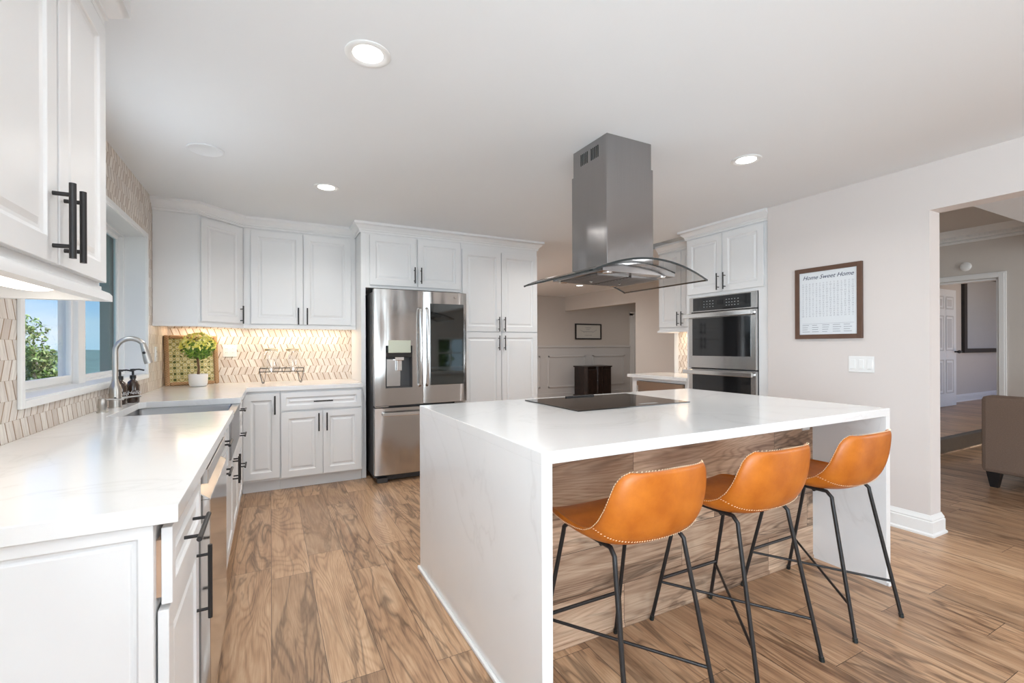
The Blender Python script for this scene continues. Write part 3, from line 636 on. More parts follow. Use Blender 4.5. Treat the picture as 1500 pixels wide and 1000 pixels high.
# ================================================================ bar stools
def stool(cx, cy, rz, label):
    t = thing('bar_stool', label, 'bar stool', (cx, cy, 0), rz, 'tan bar stools at the island')
    cl = [(.215, .600), (.205, .612), (.15, .618), (.08, .611), (0, .601), (-.08, .596), (-.14, .600), (-.188, .618), (-.217, .655), (-.236, .710), (-.247, .765), (-.254, .815), (-.257, .845), (-.258, .862)]
    ed = [(.205, .618), (.195, .630), (.15, .638), (.09, .637), (.03, .636), (-.03, .640), (-.078, .650), (-.114, .668), (-.145, .697), (-.168, .735), (-.184, .778), (-.195, .818), (-.206, .842), (-.220, .858)]
    hw = [.165, .183, .200, .208, .213, .215, .216, .217, .216, .211, .203, .192, .178, .150]
    rz_ = [.006, .008, .014, .020, .030, .045, .062, .070, .060, .035, .018, .006, .0, -.012]    # edge lift
    fy = [.0, .0, .0, .0, .0, .004, .016, .045, .075, .095, .098, .090, .084, .082]        # edge wraps forward
    NV = 16; G = []
    for (y, z), h, (ey, ez) in zip(cl, hw, ed):
        row = []
        for j in range(NV + 1):
            v = -1 + 2 * j / NV; a = abs(v) ** 2.4
            row.append(Vector((h * math.sin(v * PI / 2 * .93) / math.sin(PI / 2 * .93), y + (ey - y) * a, z + (ez - z) * a)))
        G.append(row)
    b = MB(); VV = [[b.bm.verts.new(p) for p in r] for r in G]
    for i in range(len(G) - 1):
        for j in range(NV): b.bm.faces.new((VV[i][j], VV[i][j + 1], VV[i + 1][j + 1], VV[i + 1][j]))
    s = b.build('seat_shell', M['leather'], t, smooth='all')
    md = s.modifiers.new('thick', 'SOLIDIFY'); md.thickness = .019; md.offset = 0; md.use_rim = True
    md = s.modifiers.new('sub', 'SUBSURF'); md.levels = 2; md.render_levels = 2
    # stitching: along the rim and the low seam on the outside of the back
    rim = [G[i][0] for i in range(len(G))] + [G[-1][j] for j in range(1, NV)] + [G[i][NV] for i in reversed(range(len(G)))]
    cen = Vector((0, -.02, .70)); b = MB()
    def stitches(P, off, step=.0085, ln=.0050, r=.0011):
        acc = 0
        for p, q in zip(P, P[1:]):
            L = (q - p).length; n = max(1, int(L / step)); d = (q - p) / L if L > 0 else Vector((1, 0, 0))
            for k in range(n):
                m = p + (q - p) * ((k + .5) / n) + off(p + (q - p) * ((k + .5) / n))
                sd = (d + Vector((0, 0, .55))).normalized(); b.tube([m - sd * ln * .5, m + sd * ln * .5], r, 5)
    stitches(rim, lambda m: (m - cen).normalized() * .0098 + Vector((0, -.0015, 0)))
    seam = []
    for j in range(NV + 1):
        q = G[8][j]; q2 = G[7][j]; a = abs(-1 + 2 * j / NV); p = q2.lerp(q, .35) if a < .9 else q2.lerp(q, .2); seam.append(p)
    stitches(seam, lambda m: Vector((m.x * .05, -.0085, -.0062)).normalized() * .0112)
    b.build('stitching', M['stitch'], s)
    for sx in (-1, 1):
        for front in (0, 1):
            fy_ = .262 if front else -.263; ty = .135 if front else -.150
            foot = Vector((sx * .195, fy_, .004)); top = Vector((sx * .155, ty, .574))
            d = (foot - top).normalized()
            q = Vector((sx * .150, ty - (.045 if front else -.045), .592))
            c1 = top - Vector((0, 0, 0)); m = top.lerp(q, .5) + Vector((0, 0, .010))
            o = MB().tube([foot, top + d * .03, top + d * .008 + Vector((0, 0, .006)), m, q], .0082, 12).build('leg', M['black'], t, smooth=True)
            MB().tube([foot - Vector((0, 0, .0035)), foot - d * .014], .0100, 12).build('foot_cap', M['gedge'], o, smooth=True)
    b = MB()
    for sx in (-1, 1): b.tube([(sx * .150, .092, .592), (sx * .150, -.107, .592)], .0082, 10)
    b.tube([(-.150, .02, .590), (.150, .02, .590)], .0082, 10); b.tube([(-.150, -.07, .585), (.150, -.07, .585)], .0082, 10); b.build('seat_frame', M['black'], t, smooth=True)
    def L_(sx, front, z):
        fy_ = .262 if front else -.263; ty = .135 if front else -.150; u = z / .585; return Vector((sx * (.195 - .038 * u), fy_ + (ty - fy_) * u, z))
    MB().tube([L_(-1, 1, .205), L_(1, 1, .205)], .0072, 10).build('foot_rest', M['black'], t, smooth=True)
    MB().tube([L_(-1, 1, .19), L_(1, 0, .155)], .0058, 10).build('cross_brace', M['black'], t, smooth=True)
    MB().tube([L_(1, 1, .19), L_(-1, 0, .142)], .0058, 10).build('cross_brace', M['black'], t, smooth=True)
    return t
stool(1.135, 1.320, 0.0, 'tan leather bar stool at the left end of the island, nearest the camera')
stool(1.735, 1.320, 0.0, 'tan leather bar stool in the middle of the three')
stool(2.372, 1.322, 0.0, 'tan leather bar stool at the right end of the island, nearest the picture wall')
# ================================================================ ceiling fixtures
def can(x, y, lit, label, power=0, r=.090):
    t = thing('recessed_light', label, 'ceiling light', (x, y, CE), 0, 'recessed ceiling lights')
    MB().lathe([(r, -.0005), (r, -.004), (r - .008, -.008), (.070, -.006), (.0595, -.002), (.0595, -.0005)], 40).build('trim_ring', M['white'], t, smooth=True)
    MB().lathe([(.060, -.0012), (.05, -.0035), (.0005, -.0040)], 40).build('lens', M['lens'] if lit else M['white'], t, smooth=True)
    if power:
        l = bpy.data.lights.new('downlight', 'AREA'); l.shape = 'DISK'; l.size = .13; l.energy = power; l.color = (1, .975, .94); l.spread = math.radians(150)
        o = bpy.data.objects.new('downlight', l); col.objects.link(o); o.parent = t; o.location = (0, 0, -.012)
PW = 3.0
can(.355, 1.935, True, 'large bright recessed ceiling light nearest the camera', PW)
can(.372, 3.690, True, 'bright recessed ceiling light in front of the left wall cabinets', PW * 1.7)
can(2.706, 1.932, True, 'bright recessed ceiling light near the pale pink wall', PW)
can(2.706, 3.690, True, 'recessed ceiling light hidden behind the hood chimney', PW * 1.4)
can(5.37, 7.42, True, 'small distant recessed ceiling light seen below the hood', PW * .8)
for x, y in ((.355, .15), (2.706, .15), (.355, -1.7), (2.706, -1.7)): can(x, y, True, 'recessed ceiling light added out of view behind the camera for fill', PW)  # unseen extra downlights, added to brighten the room
t = thing('ceiling_speaker', 'round unlit white ceiling cover above the sink', 'speaker', (-.342, 3.315, CE))
MB().lathe([(.096, -.0005), (.096, -.005), (.090, -.007), (.084, -.004), (.0005, -.003)], 40).build('cover', M['ceil'], t, smooth=True)
def strip(name, label, loc, L, rz, power, size_y=.03):
    t = thing(name, label, 'light', loc, rz)
    MB().box((-L / 2, -.02, -.008), (L / 2, .02, 0)).build('housing', M['white'], t); MB().box((-L / 2 + .01, -.014, -.011), (L / 2 - .01, .014, -.008)).build('led_lens', M['warm'], t)
    l = bpy.data.lights.new('strip_glow', 'AREA'); l.shape = 'RECTANGLE'; l.size = L - .02; l.size_y = size_y; l.energy = power; l.color = (1, .79, .58)
    o = bpy.data.objects.new('strip_glow', l); col.objects.link(o); o.parent = t; o.location = (0, 0, -.016)
strip('undercabinet_light', 'warm light strip hidden under the wall cabinet above the glass jars', (.27, 5.05, 1.46), .85, 0, 1.05)
strip('undercabinet_light', 'warm light strip hidden under the diagonal corner wall cabinet', (-.50, 5.05, 1.46), .50, 0, .8)
strip('undercabinet_light', 'warm light strip hidden under the wall cabinet beyond the double oven', (4.36, 3.79, 1.46), .5, R90, 1.2)
l = bpy.data.lights.new('diffuser_glow', 'AREA'); l.shape = 'RECTANGLE'; l.size = .44; l.size_y = .10; l.energy = .3; l.color = (1, .90, .76)
o = bpy.data.objects.new('diffuser_glow', l); col.objects.link(o); o.parent = u; o.location = (.25, 0, -.04)
# ================================================================ faucet, soap pump, soap bottles
t = thing('kitchen_faucet', 'brushed nickel gooseneck pull-down faucet standing behind the sink', 'faucet', (-.777, 3.35, .914))
MB().lathe([(.031, 0), (.031, .004), (.0285, .006), (.028, .105), (.026, .118), (.018, .140), (.0155, .152), (.0155, .16)], 28).build('body', M['nickel'], t, smooth=True)
pts = [(0, 0, .155), (0, 0, .30)] + [(.070 - .070 * math.cos(PI * k / 14), 0, .315 + .075 * math.sin(PI * k / 14)) for k in range(0, 12)]
MB().tube(pts, .0135, 16).build('spout', M['nickel'], t, smooth=True)
e0 = Vector(pts[-1]); dv = (e0 - Vector(pts[-2])).normalized()
dv = Vector((.24, 0, -1)).normalized()
o = MB().tube([e0, e0 + dv * .03, e0 + dv * .10, e0 + dv * .118], [.0145, .0165, .0215, .0205], 18).build('spray_head', M['nickel'], t, smooth=True)
MB().tube([e0 + dv * .055 + Vector((-.004, -.017, 0)), e0 + dv * .055 + Vector((-.004, -.0215, 0))], .008, 12).build('spray_button', M['black'], o, smooth=True)
MB().tube([(.02, 0, .052), (.045, .004, .055), (.115, .010, .060)], [.009, .006, .005], 12).build('lever', M['nickel'], t, smooth=True)
MB().tube([(.006, -.0265, .055), (.006, -.0295, .055)], .006, 12).build('sensor', M['black'], t)
t = thing('soap_pump', 'short brushed nickel soap pump beside the faucet', 'soap pump', (-.779, 3.13, .914))
MB().lathe([(.024, 0), (.024, .005), (.016, .012), (.016, .022), (.020, .028), (.019, .060), (.016, .072), (.0, .074)], 24).build('pump_body', M['nickel'], t, smooth=True)
MB().tube([(.0, 0, .066), (.03, .012, .066), (.085, .020, .062)], [.006, .0045, .0040], 10).build('nozzle', M['nickel'], t, smooth=True)
M['amber'] = plain('amber_brown_bottle', (.045, .022, .012), .1, Coat_Weight=.5)
def text(parent, s, loc, rot, size, mat, ext=.0004, shear=0, align='CENTER', name='lettering'):
    cu = bpy.data.curves.new(name, 'FONT'); cu.body = s; cu.size = size; cu.extrude = ext; cu.shear = shear; cu.align_x = align; cu.resolution_u = 3
    tmp = bpy.data.objects.new('tmp', cu); me = bpy.data.meshes.new_from_object(tmp); bpy.data.objects.remove(tmp); bpy.data.curves.remove(cu)
    me.materials.append(mat); o = bpy.data.objects.new(name, me); col.objects.link(o); o.parent = parent; o.location = loc; o.rotation_euler = rot; return o
for (x, y, rz), lab, wd in (((-.752, 3.610, .15), 'amber soap bottle with black pump and white lettering behind the faucet', 'Hello'), ((-.794, 3.520, .2), 'amber soap bottle with black pump, the left one of the pair, tucked against the faucet', 'Hello')):
    t = thing('soap_bottle', lab, 'soap bottle', (x, y, .914), rz, 'amber soap bottles')
    MB().lathe([(.030, 0), (.033, .004), (.033, .105), (.026, .128), (.013, .140), (.013, .150), (.0, .150)], 24).build('bottle', M['amber'], t, smooth=True)
    b = MB(); b.lathe([(.016, .148), (.016, .168), (.006, .170), (.006, .195), (.014, .197), (.014, .207), (.0, .209)], 18); b.tube([(0, 0, .203), (.03, 0, .204), (.055, 0, .197)], .0045, 8); b.build('pump', M['black'], t, smooth=True)
    text(t, wd, (.006, -.0342, .055), (R90, 0, 0), .030, M['white'], .0015, .3)
# ================================================================ counter decor
def weave():
    t = NT('woven_seagrass'); v, xyz = t.obj(); s1 = t.M('SINE', t.M('MULTIPLY', xyz[2], 420.0)); s2 = t.M('SINE', t.M('MULTIPLY', xyz[0], 260.0))
    h = t.M('MULTIPLY_ADD', t.M('MULTIPLY', s1, s2), .5, .5); t.p(Base_Color=t.mix(h, (.22, .12, .055), (.52, .33, .18)), Roughness=.8); t.bump(h, .6, .004); return t.m
def daisy():
    t = NT('daisy_pattern_weave'); v, xyz = t.obj(); wd = .052
    a = t.M('ADD', t.M('DIVIDE', xyz[0], wd), t.M('DIVIDE', xyz[2], wd)); b_ = t.M('SUBTRACT', t.M('DIVIDE', xyz[0], wd), t.M('DIVIDE', xyz[2], wd))
    fa = t.M('SUBTRACT', t.M('FRACT', t.M('ADD', a, 30.0)), .5); fb = t.M('SUBTRACT', t.M('FRACT', t.M('ADD', b_, 30.0)), .5)
    r = t.M('SQRT', t.M('ADD', t.M('MULTIPLY', fa, fa), t.M('MULTIPLY', fb, fb)))
    ck = t.M('MODULO', t.M('ADD', t.M('FLOOR', t.M('ADD', a, 30.0)), t.M('FLOOR', t.M('ADD', b_, 30.0))), 2.0)
    c = t.ramp(r, [(0, (.55, .40, .10)), (.12, (.62, .50, .16)), (.16, (.66, .62, .38)), (.42, (.60, .58, .36)), (.47, (.30, .26, .09))])
    g = t.ramp(r, [(0, (.05, .07, .02)), (.30, (.10, .12, .03)), (.38, (.55, .50, .25))])
    t.p(Base_Color=t.mix(t.M('MULTIPLY', t.M('GREATER_THAN', t.noise(v, 14, 1), .46), t.M('SUBTRACT', 1.0, ck)), c, g), Roughness=.75)
    t.bump(t.noise(v, 150, 2), .3, .003); return t.m
t = thing('woven_tray', 'square woven tray with green daisy pattern leaning against the tiled corner', 'tray', (-.625, 5.02, .916), .36)
tm = Matrix.Rotation(-.12, 4, 'X'); tw, th = .205, .445
b = MB()
for x0, x1, z0, z1 in ((-tw, -tw + .035, 0, th), (tw - .035, tw, 0, th), (-tw + .035, tw - .035, 0, .03), (-tw + .035, tw - .035, th - .03, th)): b.box((x0, -.045, z0), (x1, .0, z1))
b.build('rim', weave(), t, bevel=.012, m=tm); MB().box((-tw + .03, -.016, .025), (tw - .03, -.006, th - .025)).build('base', daisy(), t, m=tm)
t = thing('topiary_plant', 'small round yellow-green topiary tree in a white pot before the woven tray', 'plant', (-.560, 4.85, .914))
MB().lathe([(.045, 0), (.062, .004), (.070, .03), (.073, .10), (.070, .108), (.066, .104), (.062, .09), (.0, .088)], 28).build('pot', plain('white_ceramic', (.80, .79, .77), .35), t, smooth=True)
MB().lathe([(.062, .088), (.03, .094), (.0, .096)], 18, cap0=False).build('moss', plain('dark_moss', (.10, .09, .03), .9, var=.3, scale=60), t)
MB().tube([(0, 0, .09), (.004, .002, .16), (-.003, -.002, .23), (.002, 0, .30)], [.011, .009, .010, .007], 10).build('trunk', plain('brown_bark', (.16, .085, .045), .8, var=.25, scale=40), t, smooth=True)
def leafmat(name, c1, c2, c3):
    t = NT(name); v, _ = t.obj(); n = t.n('ShaderNodeNewGeometry').outputs['Random Per Island']
    t.p(Base_Color=t.ramp(n, [(0, c1), (.5, c2), (1, c3)]), Roughness=.5, Subsurface_Weight=0.0); return t.m
for nm, mt, lo, hi, cnt in (('foliage', leafmat('green_topiary_leaves', (.06, .16, .02), (.14, .30, .03), (.30, .48, .06)), -1, .35, 800), ('new_growth', leafmat('yellow_topiary_leaves', (.74, .70, .09), (.88, .83, .20), (.93, .90, .42)), .0, 1, 620)):
    b = MB()
    for i in range(cnt):
        d = Vector((random.gauss(0, 1), random.gauss(0, 1), random.gauss(0, 1))).normalized()
        if not lo - .15 < d.z < hi + .1: continue
        p = Vector((0, 0, .345)) + Vector((d.x * .122, d.y * .122, d.z * .108)) * (random.uniform(.72, 1.02) if nm == 'foliage' else random.uniform(.98, 1.13)); b.leaf(p, random.uniform(.014, .024), (d + Vector((random.gauss(0, .5), random.gauss(0, .5), random.gauss(0, .5)))).normalized())
    b.build(nm, mt, t)
# jar rack with two glass dispensers
t = thing('wire_jar_stand', 'dark wire stand holding two glass jars on the back worktop', 'stand', (.098, 4.97, .914))
b = MB(); zt, zb, hx, hy = .138, .104, .190, .060
def wire(p, r=.0022): b.tube(p, r, 6)
for z in (zt, zb):
    for y in (-hy, hy):
        if z == zt and y == -hy:
            for cx in (-.092, .092):
                s_ = [(cx - .098, y, z), (cx - .026, y, z)] + [(cx - .024 * math.cos(PI * k / 8), y, z - .030 * math.sin(PI * k / 8)) for k in range(9)] + [(cx + .026, y, z), (cx + .098, y, z)]
                wire(s_)
        else: wire([(-hx, y, z), (hx, y, z)])
    for x in (-hx, 0, hx): wire([(x, -hy, z), (x, hy, z)])
for x in (-hx, 0, hx):
    for y in (-hy, hy): wire([(x, y, zb), (x, y, zt)])
for sx in (-1, 1):
    for y in (-hy, hy):
        wire([(sx * hx, y, zb), (sx * (hx - .022), y, .002), (sx * (hx - .038), y, .002), (sx * (hx - .055), y, zb)])
b.build('wire_frame', M['black'], t)
for cx, lab in ((-.092, 'glass jar with metal lid, left of the two on the wire stand'), (.092, 'glass jar with metal lid, right of the two on the wire stand')):
    j = thing('glass_jar', lab, 'jar', (.098 + cx, 4.97, .914 + .1075), 0, 'glass jars on the wire stand')
    MB().lathe([(.0, 0), (.066, .001), (.076, .010), (.078, .03), (.078, .150), (.072, .172), (.058, .186), (.054, .196), (.054, .206)], 32, cap1=False, cap0=False).build('jar_body', M['jarglass'], j, smooth=True)
    MB().lathe([(.057, .196), (.058, .214), (.055, .218), (.0, .219)], 28).build('lid', plain('soft_gold_lid', (.72, .60, .42), .3, .9), j, smooth=True)
    b = MB(); b.tube([(0, -.077, .022), (0, -.105, .022)], .008, 10); b.tube([(0, -.100, .024), (0, -.100, -.004)], .006, 8); b.tube([(-.012, -.097, .036), (.012, -.097, .036)], .004, 8); b.tube([(0, -.097, .022), (0, -.097, .036)], .004, 8)
    b.build('spigot', M['bright'], j, smooth=True)
# small decorated jar beyond the oven
t = thing('lettered_jar', 'small clear jar with black script on the worktop beyond the oven', 'jar', (4.27, 3.50, .914))
MB().lathe([(.0, .001), (.045, .001), (.048, .01), (.048, .09), (.035, .105), (.03, .11), (.03, .14), (.0, .145)], 24, cap0=False, cap1=False).build('jar_body', M['jarglass'], t, smooth=True)
b = MB()
for k, z in enumerate((.03, .05, .08, .105, .125)):
    for q in range(4):
        y = -.028 + q * .017; b.tube([(-.050, y, z), (-.051, y + .005, z + .008), (-.051, y + .010, z - .002), (-.050, y + .014, z + .004)], .0013, 5)
b.build('script_marks', M['black'], t)
# outlets and switches
def plate(name, label, cat, loc, rz, W, H, n, kind):
    t = thing(name, label, cat, loc, rz)
    MB().box((-W / 2, -.006, -H / 2), (W / 2, 0, H / 2)).build('cover_plate', M['white'], t, bevel=.002)
    for i in range(n):
        x = -W / 2 + W * (i + .5) / n
        o = MB().box((x - .0165, -.0085, -.034), (x + .0165, -.005, .034)).build('rocker' if kind else 'socket', M['white'], t, bevel=.001)
        if kind: MB().rings([[(x - .015, -.0085, -.032), (x - .015, -.0125, -.032), (x - .015, -.0085, .032)], [(x + .015, -.0085, -.032), (x + .015, -.0125, -.032), (x + .015, -.0085, .032)]]).build('paddle', M['white'], o)
        else:
            b = MB()
            for z in (-.018, .018):
                for dx in (-.006, .006): b.box((x + dx - .001, -.0092, z - .004), (x + dx + .001, -.0084, z + .004))
            b.build('slots', M['black'], o)
    return t
plate('light_switch', 'white three-gang light switch below the framed puzzle', 'light switch', (3.825, 1.815, 1.111), -R90, .165, .117, 3, 1)
plate('power_outlet', 'white power outlet on the chevron tiles right of the woven tray', 'outlet', (-.345, 5.18, 1.22), 0, .115, .115, 2, 0)
plate('power_outlet', 'white power outlet on the left tiled wall beyond the window', 'outlet', (-.830, 4.68, 1.20), R90, .075, .12, 1, 0)
plate('power_outlet', 'white power outlet on the plank cladding under the island top', 'outlet', (2.76, 1.60, .815), 0, .07, .115, 1, 0)
# ================================================================ framed pictures
t = thing('framed_word_puzzle', 'brown framed HOME SWEET HOME word search print on the pale pink wall', 'picture', (3.825, 2.285, 1.302), -R90)
fw, fh, q = .484, .562, .034
b = MB()
for x0, x1, z0, z1 in ((0, q, 0, fh), (fw - q, fw, 0, fh), (q, fw - q, 0, q), (q, fw - q, fh - q, fh)): b.box((x0, -.022, z0), (x1, 0, z1))
b.build('frame', plain('dark_brown_frame_wood', (.115, .06, .038), .5, var=.2, scale=14), t, bevel=.002)
pr = MB().box((q - .002, -.012, q - .002), (fw - q + .002, -.004, fh - q + .002)).build('print', plain('pale_blue_paper', (.70, .73, .76), .6, var=.01), t)
ink = plain('navy_ink', (.03, .04, .09), .6); ink2 = plain('grey_ink', (.26, .28, .32), .6); ink3 = plain('light_grey_ink', (.40, .42, .46), .6)
text(pr, 'Home Sweet Home', (fw / 2, -.0125, fh - q - .058), (R90, 0, 0), .0455, ink, .0006, .38)
rows = '\n'.join(''.join(random.choice('ABCDEFGHILMNOPRSTUVWY') + '   ' for _ in range(15)) for _ in range(16))
for i in range(15):
    s_ = '\n'.join(random.choice('ABCDEFGHILMNOPRSTUVWY') for _ in range(16))
    text(pr, s_, (.062 + i * (fw - .124) / 14, -.0125, fh - q - .100), (R90, 0, 0), .017, ink3, .0003)
b = MB(); b.box((.055, -.0129, .118), (fw - .055, -.0119, .1195))
for i in range(5):
    for k in range(4): x = .055 + i * .076; b.box((x, -.0129, .105 - k * .017), (x + random.uniform(.035, .062), -.0119, .1085 - k * .017))
b.build('word_list', ink2, pr)
t = thing('framed_sign', 'small black framed cream sign on the far wall above the dark chest', 'picture', (6.585, 9.30, 1.42))
b = MB()
for x0, x1, z0, z1 in ((0, .03, 0, .385), (.765, .795, 0, .385), (.03, .765, 0, .03), (.03, .765, .355, .385)): b.box((x0, -.03, z0), (x1, 0, z1))
b.build('frame', M['black'], t); pr = MB().box((.028, -.014, .028), (.767, -.004, .357)).build('print', plain('cream_print', (.66, .65, .60), .7), t)
b = MB()
for z, L in ((.285, .18), (.24, .12), (.19, .30), (.10, .22)):
    n = int(L / .022)
    for k in range(n): x = .397 - L / 2 + k * .022; b.tube([(x, -.0145, z - .009), (x + .007, -.0145, z + .010), (x + .013, -.0145, z - .006)], .0025, 5)
for s_ in (-1, 1):
    for k in range(6): x = .397 + s_ * (.13 + k * .022); z = .165 + k * .012; b.tube([(x, -.0145, z), (x + s_ * .014, -.0145, z + .018)], .003, 5)
b.build('lettering', ink2, pr)
# ================================================================ dark chest
t = thing('dark_chest', 'dark carved wooden chest standing against the far wainscot wall', 'chest', (6.46, 8.70, 0))
dk = NT('dark_mahogany'); v, xyz = dk.obj(); dk.p(Base_Color=dk.ramp(dk.noise(dk.n('ShaderNodeMapping', {0: v, 'Scale': (6, 6, 1.5)}).outputs[0], 4, 4, .6, 1.5), [(.35, (.008, .006, .005)), (.6, (.028, .015, .012)), (.78, (.09, .045, .035))]), Roughness=.35); dk = dk.m
b = MB(); b.prism([(.0, .06), (.06, .0), (.30, .0), (.34, -.03), (.46, -.03), (.50, .0), (.74, .0), (.80, .06), (.80, .45), (0, .45)], .10, .755); b.build('body', dk, t, bevel=.006)
MB().prism([(-.02, .04), (.05, -.025), (.30, -.025), (.34, -.055), (.46, -.055), (.50, -.025), (.75, -.025), (.82, .04), (.82, .47), (-.02, .47)], .755, .785).build('top', dk, t, bevel=.006)
MB().prism([(-.03, .03), (.05, -.03), (.75, -.03), (.83, .03), (.83, .47), (-.03, .47)], .0, .10).build('plinth', dk, t, bevel=.01)
for x0, x1 in ((.07, .36), (.44, .73)):
    o = MB().box((x0, -.012, .15), (x1, .005, .71)).build('door', dk, t, bevel=.006); MB().lathe([(.0, -.012), (.012, 0), (.0, .012)], 12, ((x1 if x0 < .2 else x0) + (-.03 if x0 < .2 else .03), -.02, .45)).build('knob', M['bright'], o, smooth=True)
# ================================================================ living room
t = thing('sofa', 'brown fabric sofa with black tapered feet seen through the wide opening', 'sofa', (5.58, 1.72, 0), -R90)
fab = NT('brown_sofa_fabric'); v, _ = fab.obj(); fab.p(Base_Color=fab.mix(fab.noise(v, 130, 3), (.17, .115, .085), (.26, .18, .135)), Roughness=.95); fab.bump(fab.noise(v, 300, 2), .3, .002); fab = fab.m
MB().box((0, 0, .13), (1.9, .20, .80)).build('back', fab, t, bevel=.035)
MB().box((.0, .18, .13), (1.9, .95, .40)).build('base', fab, t, bevel=.02)
for x0 in (0, 1.70): MB().box((x0, .15, .13), (x0 + .20, .95, .62)).build('arm', fab, t, bevel=.035)
for x0 in (.21, .955): MB().box((x0, .20, .40), (x0 + .735, .93, .54)).build('seat_cushion', fab, t, bevel=.04)
for x0, y0 in ((.03, .02), (1.79, .02), (.03, .85), (1.79, .85)):
    b = MB(); b.rings([[(x0 - .0, y0, .135), (x0 + .09, y0, .135), (x0 + .09, y0 + .09, .135), (x0, y0 + .09, .135)], [(x0 + .02, y0 + .02, .0), (x0 + .07, y0 + .02, .0), (x0 + .07, y0 + .07, .0), (x0 + .02, y0 + .07, .0)]]); b.build('leg', M['black'], t)
t = thing('throw_pillow', 'white and grey pillow on top of the brown sofa', 'pillow', (5.88, 1.22, .53), -1.45)
b = MB(); R = []
for k in range(9):
    a = PI * k / 8; s_ = math.sin(a) ** .5 * .17 + .005; y = -.055 * math.cos(a)
    R.append([(s_ * 1.05 * c_, y, .16 + s_ * d_) for c_, d_ in ((-1, -1), (0, -.93), (1, -1), (.93, 0), (1, 1), (0, .93), (-1, 1), (-.93, 0))])
b.rings(R); b.build('cover', plain('white_pillow_cloth', (.75, .75, .74), .9, var=.08, scale=20), t, smooth='all')
t = thing('smoke_detector', 'round white smoke detector on the living room wall above the doorway', 'smoke detector', (9.40, 3.05, 2.44), -R90)
b = MB(); b.lathe([(.068, 0), (.068, .016), (.056, .030), (.03, .036), (.0, .036)], 28); b.build('housing', M['white'], t, smooth=True, m=Matrix.Rotation(R90, 4, 'X'))
t = thing('panel_door', 'open white six-panel door in the hall beyond the living room', 'door', (9.75, 3.58, .20))
b = MB(); b.box((0, 0, 0), (.88, .035, 2.0)); o = b.build('door_leaf', M['trim'], t, bevel=.002)
b = MB()
for x0, x1 in ((.11, .40), (.48, .77)):
    for z0, z1 in ((.22, .80), (.95, 1.55), (1.66, 1.88)):
        R = []
        for i, dd in ((0, -.004), (.012, -.006), (.022, .002), (.05, .002), (.065, -.003)): R.append([(x0 + i, dd - .001, z0 + i), (x1 - i, dd - .001, z0 + i), (x1 - i, dd - .001, z1 - i), (x0 + i, dd - .001, z1 - i)])
        b.rings(R, False, True)
b.build('raised_panels', M['wainscot'], o)
b = MB(); b.tube([(.82, 0, .93), (.82, -.05, .93)], .012, 10); b.lathe([(0, -.03), (.03, -.015), (.03, .015), (0, .03)], 12, (.82, -.06, .93)); b.tube([(.82, -.055, .93), (.93, -.055, .93)], .011, 8); b.build('handle', M['black'], t, smooth=True)
t = thing('framed_board', 'large pale grey panel in a wide black frame on the hall wall', 'board', (11.50, 3.80, 1.10))
b = MB()
for x0, x1, z0, z1 in ((0, .12, 0, 1.5), (2.2, 2.32, 0, 1.5), (.12, 2.2, 0, .08), (.12, 2.2, 1.42, 1.5)): b.box((x0, -.05, z0), (x1, 0, z1))
b.build('frame', M['black'], t); MB().box((.12, -.03, .08), (2.2, -.01, 1.42)).build('panel', plain('pale_grey_panel', (.45, .46, .47), .5), t)
area('hall_fill_lamp', (11.5, 2.2, 2.9), (0, 0, 0), 1.2, .8, 2.2, (1, .97, .92))  # added lamp without a fixture, brightens the hall
area('dining_fill_lamp', (3.4, 7.0, 2.40), (0, 0, 0), .9, 2.2, 26, (.97, .96, .97)); area('hallway_fill_lamp', (8.0, 7.6, 2.40), (0, 0, 0), .6, .9, 4.5, (1, .95, .9))  # two added fill lamps without fixtures, for the dining side and hallway
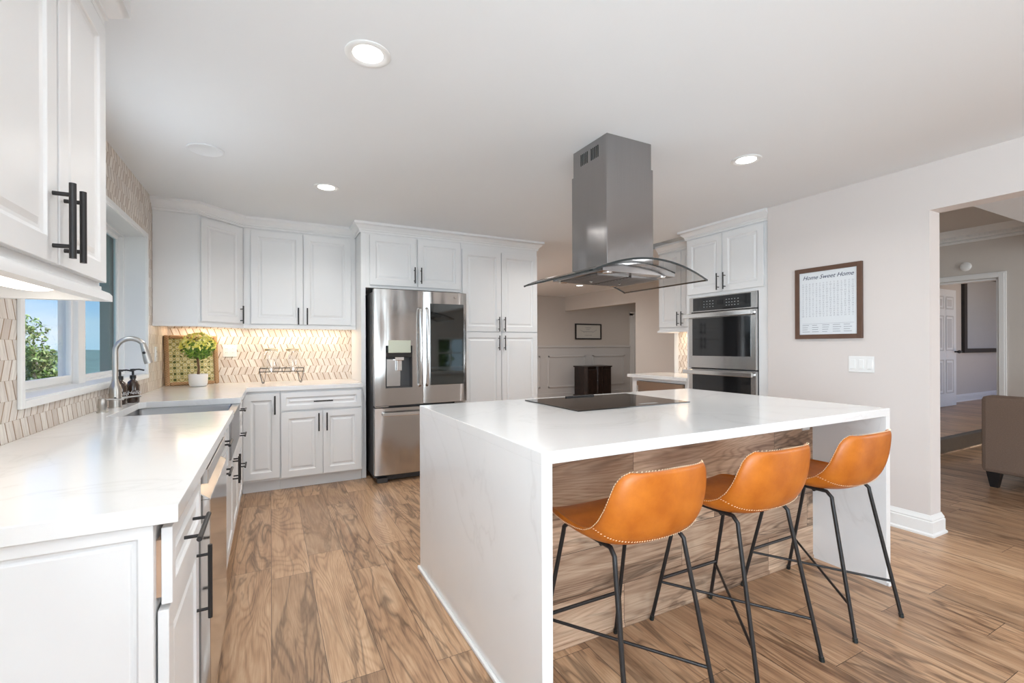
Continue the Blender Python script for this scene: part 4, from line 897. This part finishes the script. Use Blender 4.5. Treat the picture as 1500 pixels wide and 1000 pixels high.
# ================================================================ outside
gm = plain('hazy_hillside_scrub', (.10, .17, .14), .95, var=.5, scale=.6)  # green-teal distance haze is mixed into this colour
b = MB(); NX, NY = 60, 14; V = []
for j in range(NY + 1):
    r = 30 + j * 9; row = []
    for i in range(NX + 1):
        a = math.radians(60 + 150 * i / NX); hgt = -9 + 9.0 * (1 - math.exp(-j * .45)) + .7 * math.sin(a * 9 + j) + .5 * math.sin(a * 23 + j * 2)
        row.append(b.bm.verts.new((r * math.cos(a), r * math.sin(a), hgt + (1.2 if 34 < i < 36 else 0))))
    V.append(row)
for j in range(NY):
    for i in range(NX): b.bm.faces.new((V[j][i], V[j][i + 1], V[j + 1][i + 1], V[j + 1][i]))
tag(b.build('hillside', gm, None, smooth='all'), 'distant dark green hillside beyond the window', 'hill', kind='structure')
b = MB(); b.box((-30, -30, -3.2), (30, 40, -3.0)); struct(b.build('ground', plain('dry_ground', (.30, .26, .18), .95, var=.3, scale=2)))
lm = leafmat('tree_leaves', (.05, .11, .02), (.16, .28, .05), (.42, .50, .22))
def tree(name, label, x, y, z0, trunk_h, blobs, n, size):
    t = thing(name, label, 'tree', (x, y, z0))
    b = MB(); b.tube([(0, 0, 0), (.05, 0, trunk_h * .5), (-.03, 0.05, trunk_h)], [.11, .08, .05], 10)
    for bx_, by_, bz_, r in blobs: b.tube([(-.02, 0, trunk_h * .6), (bx_ * .5, by_ * .5, (trunk_h * .6 + bz_) * .52), (bx_, by_, bz_)], [.045, .03, .012], 7)
    b.build('trunk', plain('pale_bark', (.42, .38, .33), .8, var=.15, scale=12), t, smooth=True)
    b = MB()
    for bx_, by_, bz_, r in blobs:
        for k in range(n):
            d = Vector((random.gauss(0, 1), random.gauss(0, 1), random.gauss(0, 1))).normalized() * r * random.uniform(.45, 1.05)
            b.leaf((bx_ + d.x, by_ + d.y, bz_ + d.z * .85), size * random.uniform(.6, 1.2))
    b.build('foliage', lm, t)
tree('garden_tree', 'leafy green tree just outside the kitchen window', -2.98, 8.7, -3.0, 3.3,
     [(-.35, 0, 4.35, .42), (-.05, .1, 4.02, .38), (-.45, 0, 3.75, .5), (.33, 0, 3.78, .17), (.15, -.1, 4.10, .22), (-.1, .1, 3.35, .42), (.30, 0, 3.42, .22), (-.6, .1, 3.2, .5), (.05, 0, 3.0, .4), (.40, .05, 3.15, .15), (-.15, .1, 4.45, .35), (.12, 0, 3.8, .28)], 700, .034)
for x, lb in ((1.9, 'near the added wide window'), (4.35, 'left of the gridded rear window'), (6.6, 'right of the gridded rear window'), (9.0, 'outside the added living room window')): tree('garden_shrub', 'tall green shrub behind the house, ' + lb, x, -5.2, -3.0, 3.2, [(0, 0, 4.0, .7), (.3, 0, 4.7, .5), (-.3, .1, 3.4, .7), (.1, 0, 2.6, .7)], 1100, .09)
